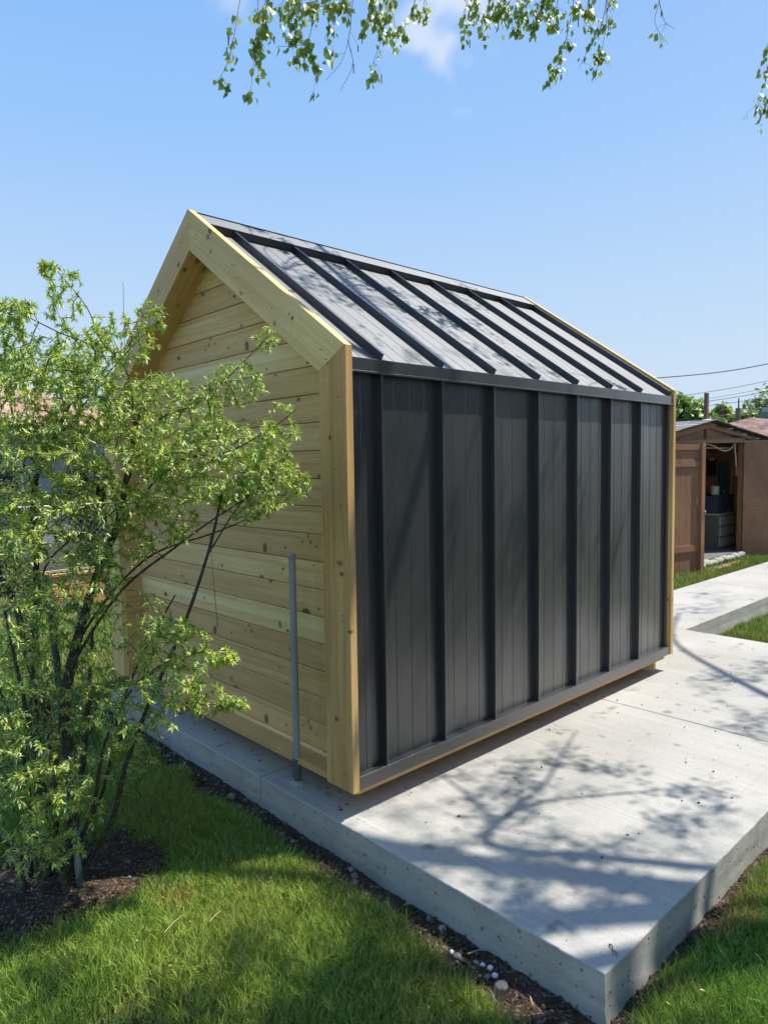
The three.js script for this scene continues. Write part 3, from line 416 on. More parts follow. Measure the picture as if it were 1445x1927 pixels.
const barkTex = tex(256, 512, (u, v) => { const k = 0.75 + 0.8 * (fbm(u * 8, v * 8, 44, 5, 8, 8) - 0.5) + 0.25 * (vn(u * 20, v * 6, 3, 20, 6) - 0.5), l = step(0.6, 0.75, fbm(u * 5, v * 9, 64, 4, 5, 9)); return [mix(96, 140, l) * k, mix(88, 138, l) * k, mix(70, 118, l) * k]; });
const mBark = std({ map: barkTex, bumpMap: barkTex, bumpScale: 0.004, roughness: 0.95 });
const mTwig = std({ color: rgbL(0.13, 0.1, 0.07), roughness: 0.9 });
const mLeaf = phys({ vertexColors: true, roughness: 0.5, transmission: 0.5, thickness: 0, side: THREE.DoubleSide, specularIntensity: 0.6 });
{ // the shrub in front of the gable
  const R = rng(2024), sh = new Plant(), g = (x, z) => V(x, groundY(x, z) - 0.02, z);
  const shrub = thing('shrub', 'big leafy green shrub with many grey stems in front of the cedar gable', 'shrub');
  const stems = [
    [[g(-0.99, -0.6), at(140, 1500, 2.7), at(122, 1330, 2.72), at(150, 1190, 2.75), at(182, 1085, 2.78), at(222, 985, 2.8), at(240, 890, 2.8), at(262, 780, 2.8)], 0.036, 0.012],
    [[g(-1.05, -0.66), at(105, 1500, 2.85), at(88, 1340, 2.85), at(55, 1240, 2.8), at(30, 1140, 2.75), at(-40, 1010, 2.7)], 0.034, 0.014],
    [[g(-1.1, -0.72), at(75, 1480, 2.9), at(62, 1300, 2.95), at(70, 1120, 2.9), at(66, 910, 2.85), at(98, 835, 2.82), at(150, 720, 2.8)], 0.028, 0.009],
    [[g(-0.92, -0.72), at(205, 1560, 2.75), at(240, 1430, 2.7), at(300, 1280, 2.66), at(345, 1180, 2.62), at(395, 1030, 2.6), at(418, 930, 2.6)], 0.017, 0.006],
    [[g(-0.95, -0.78), at(190, 1500, 2.95), at(225, 1340, 2.95), at(270, 1230, 2.9), at(330, 1120, 2.85)], 0.013, 0.004],
    [[g(-1.0, -0.5), at(118, 1640, 2.6), at(100, 1560, 2.58), at(70, 1420, 2.5), at(40, 1290, 2.42), at(10, 1150, 2.35)], 0.018, 0.007],
    [[g(-1.14, -0.6), at(30, 1600, 2.7), at(-40, 1560, 2.6)], 0.024, 0.014],
    [[g(-1.0, -0.7), at(150, 1480, 2.85), at(168, 1300, 2.9), at(175, 1180, 2.95)], 0.02, 0.008],
    [[g(-0.97, -0.66), at(175, 1520, 2.7), at(200, 1390, 2.62), at(255, 1290, 2.55), at(320, 1240, 2.5)], 0.012, 0.004],
    [[g(-1.08, -0.55), at(62, 1540, 2.6), at(38, 1400, 2.55), at(-20, 1250, 2.5)], 0.016, 0.006],
  ];
  const ids = stems.map(([pts, a, b], k) => sh.path(pts, -1, a * 0.74, b * 0.7, k, 22));
  const limbs = [
    [0, 9, [at(215, 1110, 2.75), at(290, 1042, 2.72), at(400, 1004, 2.68), at(470, 975, 2.65)], 0.011, 0.004], [0, 8, [at(230, 1110, 2.7), at(330, 1030, 2.62), at(405, 975, 2.55), at(500, 915, 2.5)], 0.012, 0.004],
    [0, 16, [at(205, 900, 2.85), at(150, 860, 2.9), at(90, 870, 2.95)], 0.01, 0.004], [0, 18, [at(300, 790, 2.7), at(370, 760, 2.65), at(440, 700, 2.62), at(505, 632, 2.6)], 0.009, 0.002],
    [0, 21, [at(240, 700, 2.75), at(190, 640, 2.75), at(165, 580, 2.75), at(100, 500, 2.75)], 0.008, 0.0022], [2, 16, [at(45, 840, 2.85), at(20, 760, 2.85), at(8, 640, 2.85), at(0, 560, 2.85)], 0.01, 0.003],
    [0, 15, [at(330, 870, 2.6), at(430, 850, 2.5), at(520, 800, 2.5), at(558, 770, 2.5)], 0.009, 0.002], [3, 18, [at(470, 930, 2.62), at(540, 905, 2.7), at(590, 940, 2.75)], 0.006, 0.002],
    [8, 18, [at(370, 1230, 2.48), at(415, 1225, 2.5), at(447, 1240, 2.5)], 0.004, 0.0016], [3, 8, [at(320, 1330, 2.6), at(390, 1325, 2.62), at(465, 1332, 2.64)], 0.005, 0.0018],
    [1, 14, [at(90, 1060, 2.7), at(160, 1000, 2.6), at(205, 970, 2.5)], 0.009, 0.003], [2, 18, [at(160, 760, 2.75), at(215, 690, 2.7), at(290, 610, 2.7)], 0.007, 0.002],
    [0, 19, [at(300, 830, 2.95), at(400, 800, 2.9), at(470, 790, 2.85)], 0.007, 0.002], [2, 21, [at(180, 660, 2.7), at(110, 625, 2.6), at(40, 590, 2.6), at(0, 570, 2.6)], 0.007, 0.002],
  ];
  limbs.forEach(([s, i, pts, a, b], li) => { const q = ids[s][Math.min(i, ids[s].length - 1)]; ids.push(sh.path([sh.nodes[q].p.clone(), ...pts], q, a * 0.55, b * 0.6, 50 + li, 16)); });
  const mainEnd = sh.nodes.length;
  // where the foliage stands: centre, half width, half height (as seen), depth, spread, twigs
  const crowns = [[100, 770, 125, 95, 2.75, 0.32, 250], [55, 905, 105, 115, 2.7, 0.34, 180], [300, 790, 120, 85, 2.72, 0.26, 190], [395, 870, 120, 80, 2.62, 0.24, 190], [240, 915, 140, 75, 2.68, 0.26, 170], [130, 685, 105, 60, 2.75, 0.25, 80], [15, 650, 35, 85, 2.8, 0.2, 60], [470, 945, 65, 35, 2.6, 0.15, 50], [110, 1060, 110, 85, 2.6, 0.35, 75],
    [500, 880, 60, 45, 2.6, 0.15, 45], [545, 910, 40, 40, 2.75, 0.1, 30], [525, 800, 45, 40, 2.6, 0.14, 22], [330, 1235, 75, 75, 2.52, 0.16, 80], [375, 1315, 55, 35, 2.58, 0.1, 26], [440, 1325, 25, 18, 2.63, 0.04, 12], [420, 1238, 28, 16, 2.5, 0.04, 12], [255, 1340, 85, 60, 2.6, 0.2, 50], [85, 1490, 85, 60, 2.45, 0.2, 60], [35, 1260, 45, 100, 2.5, 0.2, 45], [165, 1400, 90, 80, 2.6, 0.25, 28], [100, 1590, 60, 50, 2.5, 0.12, 20], [440, 725, 60, 45, 2.62, 0.12, 34], [500, 640, 22, 28, 2.6, 0.04, 10], [230, 640, 70, 50, 2.72, 0.15, 46], [285, 600, 30, 30, 2.7, 0.06, 14], [120, 560, 40, 60, 2.75, 0.1, 26], [90, 505, 16, 14, 2.75, 0.03, 8], [30, 585, 40, 22, 2.65, 0.08, 22], [0, 1450, 40, 120, 2.4, 0.15, 30], [60, 1170, 70, 90, 2.6, 0.3, 40], [180, 1100, 70, 70, 2.7, 0.2, 26], [150, 1300, 80, 70, 2.75, 0.25, 26], [20, 1000, 60, 80, 2.5, 0.25, 50], [90, 690, 90, 50, 2.85, 0.2, 60], [210, 760, 90, 70, 2.85, 0.2, 60], [60, 1600, 60, 60, 2.5, 0.15, 20], [60, 1330, 70, 70, 2.6, 0.25, 34], [120, 1230, 70, 60, 2.85, 0.2, 26], [30, 1420, 60, 60, 2.5, 0.2, 30], [200, 1250, 60, 60, 2.95, 0.15, 20], [230, 1430, 70, 50, 2.85, 0.15, 24], [210, 1030, 80, 55, 2.7, 0.2, 44], [300, 985, 80, 40, 2.68, 0.15, 34], [255, 1160, 70, 55, 2.7, 0.2, 24], [110, 1150, 80, 70, 2.65, 0.25, 36], [140, 1520, 60, 60, 2.65, 0.12, 24]];
  const fol = new Build(), tg = new Build(), Q = rng(99);
  const targets = []; for (const [cx, cy, rx, ry, dp, ds, n] of crowns) for (let k = 0; k < n * 2.15; k++) { const a = R() * 6.283, r = Math.pow(R(), 0.5); const zz = (R() + R() + R() - 1.5) * ds * 1.1; const p = at(cx + rx * r * Math.cos(a), cy + ry * r * Math.sin(a), dp + zz); if (p.x > 0.1) p.x = 0.1 - 0.05 * R(); if (p.y < GY + 0.06) continue; targets.push(p); }
  const d0 = p => Math.sqrt(sh.nodes.slice(0, mainEnd).reduce((m, q) => Math.min(m, q.p.distanceToSquared(p)), 1e9)); targets.forEach(p => { p.d0 = d0(p); }); targets.sort((a, b) => a.d0 - b.d0);
  const sun1 = TOSUN;
  for (const T of targets) {
    const tw = sh.reach(T, R, 0.16), m = tw.length, leafy = Math.max(0, m - 8 - Math.floor(R() * 5)); if (R() < 0.08) continue; // a few bare twigs
    const tone = R(), age = R();
    for (let i = leafy; i < m; i++) {
      const nd = sh.nodes[tw[i]], pr = sh.nodes[nd.parent].p, ax = nd.p.clone().sub(pr).normalize(), cnt = i === m - 1 ? 7 : 5 + Math.floor(R() * 3.4);
      for (let k = 0; k < cnt; k++) {
        const rd = V(R() - 0.5, R() - 0.5, R() - 0.5).normalize(), dir = ax.clone().multiplyScalar(0.55 + (i === m - 1 ? 0.6 : 0)).addScaledVector(rd, 0.85).add(V(0, 0.12, 0)).normalize(), len = (0.013 + 0.0155 * R()) * (0.85 + 0.3 * age), v = 0.75 + 0.5 * R(), silver = R() < 0.16;
        const col = silver ? [0.66 * v, 0.72 * v, 0.46 * v] : [mix(0.42, 0.7, tone) * v, mix(0.6, 0.78, tone) * v, mix(0.17, 0.12, tone) * v];
        leafInto(fol, pr.clone().lerp(nd.p, R()), dir, V(R() - 0.5, 0.9, R() - 0.5).normalize(), len, len * (0.26 + 0.1 * R()), col, 0.1 + 0.25 * R());
      }
    }
  }
  sh.thicken(0.0011, 2.5, 0.006);
  // thin upright bare shoots
  for (const [a, b2, c, d] of [[232, 530, 236, 690], [205, 620, 245, 700], [95, 555, 150, 680], [395, 1010, 410, 1180]]) tg.seg(at(a, b2, 2.75), at(c, d, 2.75), 0.0009, 0.0016, 5);
  woodInto(tg, sh, 0, n => n.main < 0, 5);
  stems.forEach((s, k) => { const b = new Build(); woodInto(b, sh, 0, n => n.main === k, 9); part('stem', b.geo(), mBark, shrub); });
  limbs.forEach((s, k) => { const b = new Build(); woodInto(b, sh, 0, n => n.main === 50 + k, 7); part('limb', b.geo(), mBark, shrub); });
  const t1 = part('twigs', tg.geo(), mTwig, shrub); t1.userData.kind = 'stuff'; const f1 = part('foliage', fol.geo(), mLeaf, shrub); f1.userData.kind = 'stuff';
  console.log('shrub leaves', fol.i.length / 12, 'twig segs', sh.nodes.length);
  // green steel stake beside the stems
  const st = thing('steel_stake', 'weathered dark green steel stake standing among the shrub stems', 'stake'); const b0 = g(-0.955, -0.5), b1 = at(95, 1130, 2.78);
  part('post', tubeGeo([b0, b0.clone().lerp(b1, 0.5), b1], 0.014, 0.014, 12, 10), std({ map: tex(128, 512, (u, v) => { const w = step(0.55, 0.7, fbm(u * 4, v * 14, 6, 4, 4, 14)); return [mix(58, 120, w), mix(84, 130, w), mix(78, 118, w)]; }), roughness: 0.6 }), st);
  part('cap', new THREE.SphereGeometry(0.0155, 12, 8).translate(b1.x, b1.y, b1.z), std({ color: rgbL(0.03, 0.06, 0.055), roughness: 0.6 }), st);
}
// ---------------------------------------------------------------- the birch that leans over the place
{
  const R = rng(555), T = new Plant(), birch = thing('birch_tree', 'birch tree with drooping leafy branches hanging over the shed roof', 'tree');
  const birchTex = tex(256, 1024, (u, v) => { const l = step(0.68, 0.74, fbm(u * 3, v * 60, 14, 3, 3, 60)), k = 205 + 40 * (fbm(u * 6, v * 12, 4, 4, 6, 12) - 0.5); return [mix(k, 50, l), mix(k - 6, 44, l), mix(k - 16, 38, l)]; });
  const mBirch = std({ map: birchTex, roughness: 0.8 }), mLimb = std({ color: rgbL(0.13, 0.1, 0.08), roughness: 0.85 });
  const tr = T.path([V(3.7, -0.2, 3.35), V(3.6, 1.5, 3.3), V(3.4, 3.0, 3.15), V(3.2, 4.3, 2.95), V(3.1, 5.6, 2.7), V(3.0, 7.0, 2.5)], -1, 0.17, 0.04, 0, 30);
  let li = 1; const limb = (i, pts, a, b) => { const q = tr[i]; return T.path([T.nodes[q].p.clone(), ...pts], q, a, b, li++, 18); };
  const A = limb(17, [V(2.95, 4.75, 2.3), V(2.6, 4.65, 1.8), V(2.72, 4.25, 1.6)], 0.034, 0.02);
  const fork = (src, i, pts, a, b) => { const q = src[Math.min(i, src.length - 1)]; return T.path([T.nodes[q].p.clone(), ...pts], q, a, b, li++, 12); };
  fork(A, 17, [V(2.85, 3.9, 1.45), V(3.1, 3.6, 1.22), V(3.2, 3.3, 1.05)], 0.013, 0.004); fork(A, 17, [V(2.75, 3.9, 1.6), V(2.9, 3.65, 1.72), V(3.05, 3.3, 1.85)], 0.013, 0.004); fork(A, 14, [V(2.6, 4.2, 1.45), V(2.5, 3.9, 1.2), V(2.45, 3.7, 1.0)], 0.014, 0.005);
  const B = limb(20, [V(2.6, 5.5, 1.7), V(1.8, 5.7, 0.7), V(1.1, 5.45, 0.0), V(0.5, 5.1, -0.5), V(0.1, 4.8, -0.8)], 0.05, 0.012);
  const C = limb(19, [V(2.4, 5.2, 2.5), V(1.4, 5.3, 1.9), V(0.5, 5.1, 1.6), V(-0.4, 4.7, 1.3)], 0.05, 0.012);
  const D = limb(18, [V(4.6, 4.7, 2.8), V(5.9, 5.6, 2.0), V(6.8, 5.9, 1.3), V(7.8, 5.7, 0.8)], 0.05, 0.014);
  const E2 = limb(22, [V(2.9, 6.1, 1.6), V(2.7, 6.4, 0.3), V(2.4, 6.0, -0.9), V(2.2, 5.6, -1.5)], 0.045, 0.012);
  fork(B, 10, [V(1.6, 5.2, 0.2), V(1.5, 4.9, -0.2)], 0.014, 0.006); fork(E2, 12, [V(2.0, 5.9, -0.6), V(1.5, 5.5, -1.1)], 0.014, 0.006);
  const shadows = [[0.6, 0, -0.28, 0.8, 0.2, 26, 4.0, 5.2], [1.7, 0, -0.3, 0.5, 0.15, 8, 4.2, 5.2], // where the leaves throw their shade: x, y, z, half widths, twigs, heights above
    [0.28, 0, 0.85, 0.36, 0.27, 80, 3.7, 4.8], [0.05, 0, 0.55, 0.2, 0.3, 26, 3.8, 4.8], [1.25, 0, 0.52, 0.28, 0.14, 20, 3.5, 4.2], [1.15, 0, 0.95, 0.35, 0.14, 24, 3.5, 4.2], [0.55, 0, 0.35, 0.3, 0.2, 26, 3.6, 4.4], [1.0, 0, 0.2, 0.4, 0.12, 20, 3.6, 4.6], [2.35, 0, 0.85, 0.3, 0.25, 26, 4.2, 5.4], [3.2, 0, 0.55, 0.7, 0.4, 46, 4.4, 5.8], [5.4, 0, -0.9, 1.1, 0.4, 40, 4.6, 6.2],
    [0.35, 2.2, -0.45, 0.35, 0.4, 15, 2.4, 3.6], [0.75, 2.5, -0.8, 0.5, 0.35, 17, 2.4, 3.6], [1.35, 2.4, -0.65, 0.35, 0.5, 12, 2.8, 3.8], [1.5, 2.1, -0.25, 0.5, 0.2, 10, 2.8, 3.8], [2.1, 2.75, -1.05, 0.3, 0.2, 10, 2.8, 3.8],
    [-0.26, -0.1, 0.3, 0.08, 0.22, 36, 4.2, 5.4], [-0.42, -0.1, 0.66, 0.24, 0.22, 66, 4.2, 5.4], [-0.75, -0.1, 0.62, 0.24, 0.16, 46, 4.2, 5.4], [-0.95, -0.1, 0.28, 0.24, 0.1, 34, 4.2, 5.4], [-0.7, -0.1, 0.62, 0.5, 0.28, 110, 4.4, 5.6], [-1.2, -0.1, 0.0, 0.14, 0.2, 20, 4.4, 5.6], [-0.62, -0.1, 0.2, 0.1, 0.12, 10, 4.2, 5.4], [-1.15, -0.1, 0.5, 0.15, 0.15, 16, 4.2, 5.4], [0.0, -0.1, 1.42, 0.3, 0.1, 24, 4.0, 5.0], [1.6, -0.1, 1.5, 0.5, 0.15, 12, 4.0, 5.0]];
  const lit = [[1.7, 0.4, 0.42, 0.4], [-0.42, -0.02, 0.26, 0.2], [-0.8, 0.02, 0.22, 0.12], [-0.72, 0.42, 0.14, 0.05], [0.45, 1.5, 0.3, 0.12], [0.9, 0.68, 0.08, 0.05]]; // sunny patches to keep open, on the ground
  const fol = new Build(), tg = new Build();
  const shadowAt = (p, y) => [p.x - (p.y - y) * SUNX, p.z - (p.y - y) * SUNZ];
  const targets = []; for (const [x, y, z, rx, rz, n, h0, h1] of shadows) for (let k = 0; k < n; k++) { const a = R() * 6.283, r = Math.sqrt(R()), X = x + rx * r * Math.cos(a), Z = z + rz * r * Math.sin(a); let h = mix(h0, h1, R()), p = null; for (let t = 0; t < 8; t++) { p = V(X + h * SUNX, y + h, Z + h * SUNZ); const q = seen(p); if (q[2] < 0 || q[1] < -70 || q[0] < -90 || q[0] > PW + 90) break; h += 0.25; p = null; } if (p) targets.push(p); }
  // a little crown above, out of sight
  for (let k = 0; k < 140; k++) { const p = V(2.4 + 2.4 * R(), 6 + 1.6 * R(), 1.2 + 3 * R()); const s = shadowAt(p, 0); if (!lit.some(([x, z, a, b]) => Math.hypot((s[0] - x) / a, (s[1] - z) / b) < 1.3) && !(s[0] > 1.0 && s[0] < 2.6 && s[1] > -1.4 && s[1] < 0.9)) targets.push(p); }
  const dm = p => T.nodes.reduce((m, q) => Math.min(m, q.p.distanceToSquared(p)), 1e9); targets.forEach(p => p.d = dm(p)); targets.sort((a, b) => a.d - b.d);
  const inFrame = p => { const q = seen(p); return q[2] > 0.2 && q[0] > -20 && q[0] < PW + 20 && q[1] > -15 && q[1] < PH; };
  for (const t of targets) {
    const tw = T.reach(t, R, 0.12, Math.max(4, Math.round(Math.sqrt(dm(t)) / 0.06)), q => q.p.y < t.y - 0.25 ? 2.2 : 1); const m = tw.length, tone = R();
    for (let i = Math.max(0, m - 7); i < m; i++) { const nd = T.nodes[tw[i]], pr = T.nodes[nd.parent].p; for (let k = 0; k < 3; k++) { const p = pr.clone().lerp(nd.p, R()), dir = V(R() - 0.5, -0.5 - 0.5 * R(), R() - 0.5).normalize(); if (inFrame(p)) continue; const s = shadowAt(p, 0); if (lit.some(([x, z, a, b]) => Math.hypot((s[0] - x) / a, (s[1] - z) / b) < 1)) continue; { const s2 = shadowAt(p, 1.6); if (Math.hypot((s2[0] + 0.65) / 0.75, (s2[1] + 0.6) / 0.55) < 1 && R() < 0.88) continue; } const v = 0.75 + 0.5 * R(), len = 0.034 + 0.02 * R(); leafInto(fol, p.add(V(R() - 0.5, R() - 0.5, R() - 0.5).multiplyScalar(0.13)), dir, V(R() - 0.5, 1, R() - 0.5), len, len * 0.72, [mix(0.13, 0.2, tone) * v, mix(0.22, 0.27, tone) * v, 0.045 * v], 0.08); } }
  }
  // sprays that hang into view: paths as seen, depth, leaves
  const sprays = [
    [[[470, -70], [452, 0], [440, 70], [428, 120], [405, 160]], 4.0, 12], [[[520, -60], [500, 20], [482, 90], [474, 150], [470, 190]], 4.1, 22], [[[512, -40], [492, 60], [485, 110], [500, 150]], 4.05, 10], [[[560, -60], [548, 0], [562, 60], [590, 110], [598, 160]], 4.0, 18], [[[600, -50], [590, 30], [575, 80], [520, 88]], 3.95, 12], [[[640, -60], [622, 0], [618, 60], [615, 115]], 4.1, 10], [[[645, -50], [600, 0], [560, 10], [540, 30]], 4.2, 10],
    [[[735, -60], [715, 20], [718, 70], [702, 120], [692, 162]], 4.2, 20], [[[790, -50], [775, 20], [755, 60], [738, 92]], 4.1, 16], [[[730, -40], [700, 10], [690, 40]], 4.0, 8], [[[800, -60], [798, 10], [795, 42]], 4.3, 7], [[[680, -70], [650, 0], [600, 15], [580, 40]], 4.3, 8], [[[760, -60], [740, 20], [745, 60]], 4.3, 8],
    [[[895, -60], [884, 10], [880, 50], [866, 85]], 4.3, 14], [[[925, -60], [922, 0], [910, 40], [898, 60]], 4.2, 10], [[[985, -60], [972, 0], [970, 30], [985, 70]], 4.2, 14], [[[1030, -60], [1022, 0], [1010, 40], [1000, 65]], 4.3, 16], [[[1060, -60], [1040, 0], [1030, 40]], 4.25, 10], [[[1085, -60], [1078, 10], [1068, 60], [1055, 105], [1032, 150]], 4.2, 24], [[[1150, -60], [1142, 0], [1140, 50], [1130, 100], [1118, 152]], 4.2, 22], [[[1145, -30], [1130, 50], [1105, 95], [1088, 130]], 4.2, 12], [[[1120, -50], [1108, 10], [1110, 50]], 4.3, 8],
    [[[675, -60], [664, 0], [658, 60], [640, 120], [612, 152]], 4.0, 0], [[[660, 50], [656, 80], [664, 120], [640, 172]], 4.0, 0], [[[1245, -60], [1240, 0], [1232, 45], [1255, 82]], 4.4, 1], [[[1240, 5], [1250, 40], [1270, 55]], 4.4, 1],
    [[[1475, 40], [1450, 100], [1440, 150], [1425, 190], [1420, 215]], 4.6, 18], [[[1480, 120], [1455, 170], [1440, 200], [1430, 222]], 4.6, 14], [[[1470, 60], [1448, 85], [1440, 95]], 4.6, 4]];
  for (let k = 0; k < 30; k++) { const x = k < 14 ? 470 + 340 * R() : 870 + 285 * R(), y = 8 + 50 * R(); sprays.push([[[x + 30 * (R() - 0.5), -70], [x + 14 * (R() - 0.5), -10], [x - 6, y * 0.6], [x - 12 * R(), y]], 4.0 + 0.4 * R(), 7]); }
  // a birch leaf: broad base, pointed tip, saw-edged, folded on the midrib
  const leafShape = (seed) => { const Q = rng(seed), b = new Build(), n = V(0, 0, 1), out = [[0, 0.0], [0.06, 0.2], [0.14, 0.36], [0.24, 0.44], [0.27, 0.41], [0.38, 0.42], [0.41, 0.37], [0.53, 0.34], [0.56, 0.29], [0.7, 0.21], [0.84, 0.1], [1, 0.0]]; const bend = 0.1 + 0.2 * Q(), tw = (Q() - 0.5) * 0.3; const mid = out.map(([f]) => b.vert(V(0, -f, -bend * f * f), n));
    for (const sg of [-1, 1]) { const ed = out.map(([f, w]) => b.vert(V(sg * w, -f, -bend * f * f + 0.28 * w + tw * sg * w * f), V(-sg * 0.25, 0, 1).normalize())); for (let i = 0; i < out.length - 1; i++) { if (sg > 0) b.i.push(mid[i], mid[i + 1], ed[i], ed[i], mid[i + 1], ed[i + 1]); else b.i.push(mid[i], ed[i], mid[i + 1], mid[i + 1], ed[i], ed[i + 1]); } }
    b.seg(V(0, 0.22, 0.02), V(0, 0, 0), 0.012, 0.014, 4); return b.geo(); };
  const shapes = [1, 2, 3, 4].map(leafShape), leafM = [[0.36, 0.46, 0.08], [0.26, 0.38, 0.07], [0.46, 0.52, 0.09], [0.2, 0.29, 0.07]].map(c => phys({ color: rgbL(...c), roughness: 0.5, transmission: 0.55, thickness: 0, side: THREE.DoubleSide, specularIntensity: 0.6 }));
  let count = 0; const catM = std({ color: rgbL(0.14, 0.07, 0.05), roughness: 0.9 });
  for (const [path, dep, n] of sprays) {
    const pts = path.map(([x, y], i) => at(x, y, dep + (R() - 0.5) * 0.1)), c = new THREE.CatmullRomCurve3(pts), P = c.getPoints(26), b = new Build();
    // the spray grows from the limb above it
    const src = T.near(pts[0].clone().add(V(0, 0.3, 0)), 0), s0 = T.nodes[src].p, md = s0.clone().lerp(pts[0], 0.5).add(V(0, 0.12, 0)), up = new THREE.CatmullRomCurve3([s0.clone(), md, pts[0]]).getPoints(10);
    for (let i = 0; i < 10; i++) b.seg(up[i], up[i + 1], mix(0.006, 0.0026, i / 10), mix(0.006, 0.0026, (i + 1) / 10), 6);
    for (let i = 0; i < 26; i++) b.seg(P[i], P[i + 1], mix(0.0026, 0.0009, i / 26), mix(0.0026, 0.0009, (i + 1) / 26), 5);
    const leaves = []; const side = [];
    for (let k = 0; k < Math.max(2, n / 4); k++) { const i = 6 + Math.floor(R() * 18), o = V(R() - 0.5, -0.5 * R() - 0.1, R() - 0.5).multiplyScalar(0.16), e = P[i].clone().add(o); b.seg(P[i], P[i].clone().addScaledVector(o, 0.5).add(V(0, 0.012, 0)), 0.001, 0.0008, 4); b.seg(P[i].clone().addScaledVector(o, 0.5).add(V(0, 0.012, 0)), e, 0.0008, 0.0006, 4); side.push([P[i], e]); if (R() < 0.35) b.seg(e, e.clone().add(V(0, -0.03 - 0.02 * R(), 0)), 0.0035, 0.0028, 6); }
    for (let k = 0; k < n * 2.1; k++) { let p; if (R() < 0.45 && side.length) { const q = side[Math.floor(R() * side.length)]; p = q[0].clone().lerp(q[1], 0.3 + 0.7 * R()); } else { const f = 3 + Math.floor(23 * Math.pow(R(), 0.8)); p = P[f].clone(); } leaves.push(p); }
    const br = part('hanging_branch', b.geo(), mLimb, birch);
    for (const p of leaves) for (let q = 0; q < (R() < 0.55 ? 2 : 1); q++) { if (count >= 2200) break; const m = count < 300 ? part('leaf', shapes[count % 4], leafM[Math.floor(R() * 4)], br) : null, s = 0.028 + 0.024 * R(), e = new THREE.Euler((R() - 0.5) * 1.5, R() * 6.283, (R() - 0.5) * 1.3), off = V(R() - 0.5, -R() * 0.5, R() - 0.5).multiplyScalar(0.05); count++;
      if (m) { m.position.copy(p).add(off); m.rotation.copy(e); m.scale.setScalar(s); } else { const g = V(0, -1, 0).applyEuler(e), v = 0.8 + 0.4 * R(); leafInto(fol, p.clone().add(off), g, V(R() - 0.5, R() - 0.5, 1).normalize(), s, s * 0.78, [0.33 * v, 0.43 * v, 0.075 * v], 0.1); } }
  }
  T.thicken(0.0013, 2.4, 0.012); woodInto(tg, T, 0, n => n.main < 0, 5);
  const tb = new Build(); woodInto(tb, T, 0, n => n.main === 0, 14); part('trunk', tb.geo(), mBirch, birch); for (let k = 1; k < li; k++) { const lb = new Build(); woodInto(lb, T, 0, n => n.main === k, 8); part('limb', lb.geo(), mLimb, birch); }
  part('twigs', tg.geo(), mLimb, birch).userData.kind = 'stuff'; part('foliage', fol.geo(), mLeaf, birch).userData.kind = 'stuff';
  console.log('birch leaves', fol.i.length / 12, 'hanging', count);
}
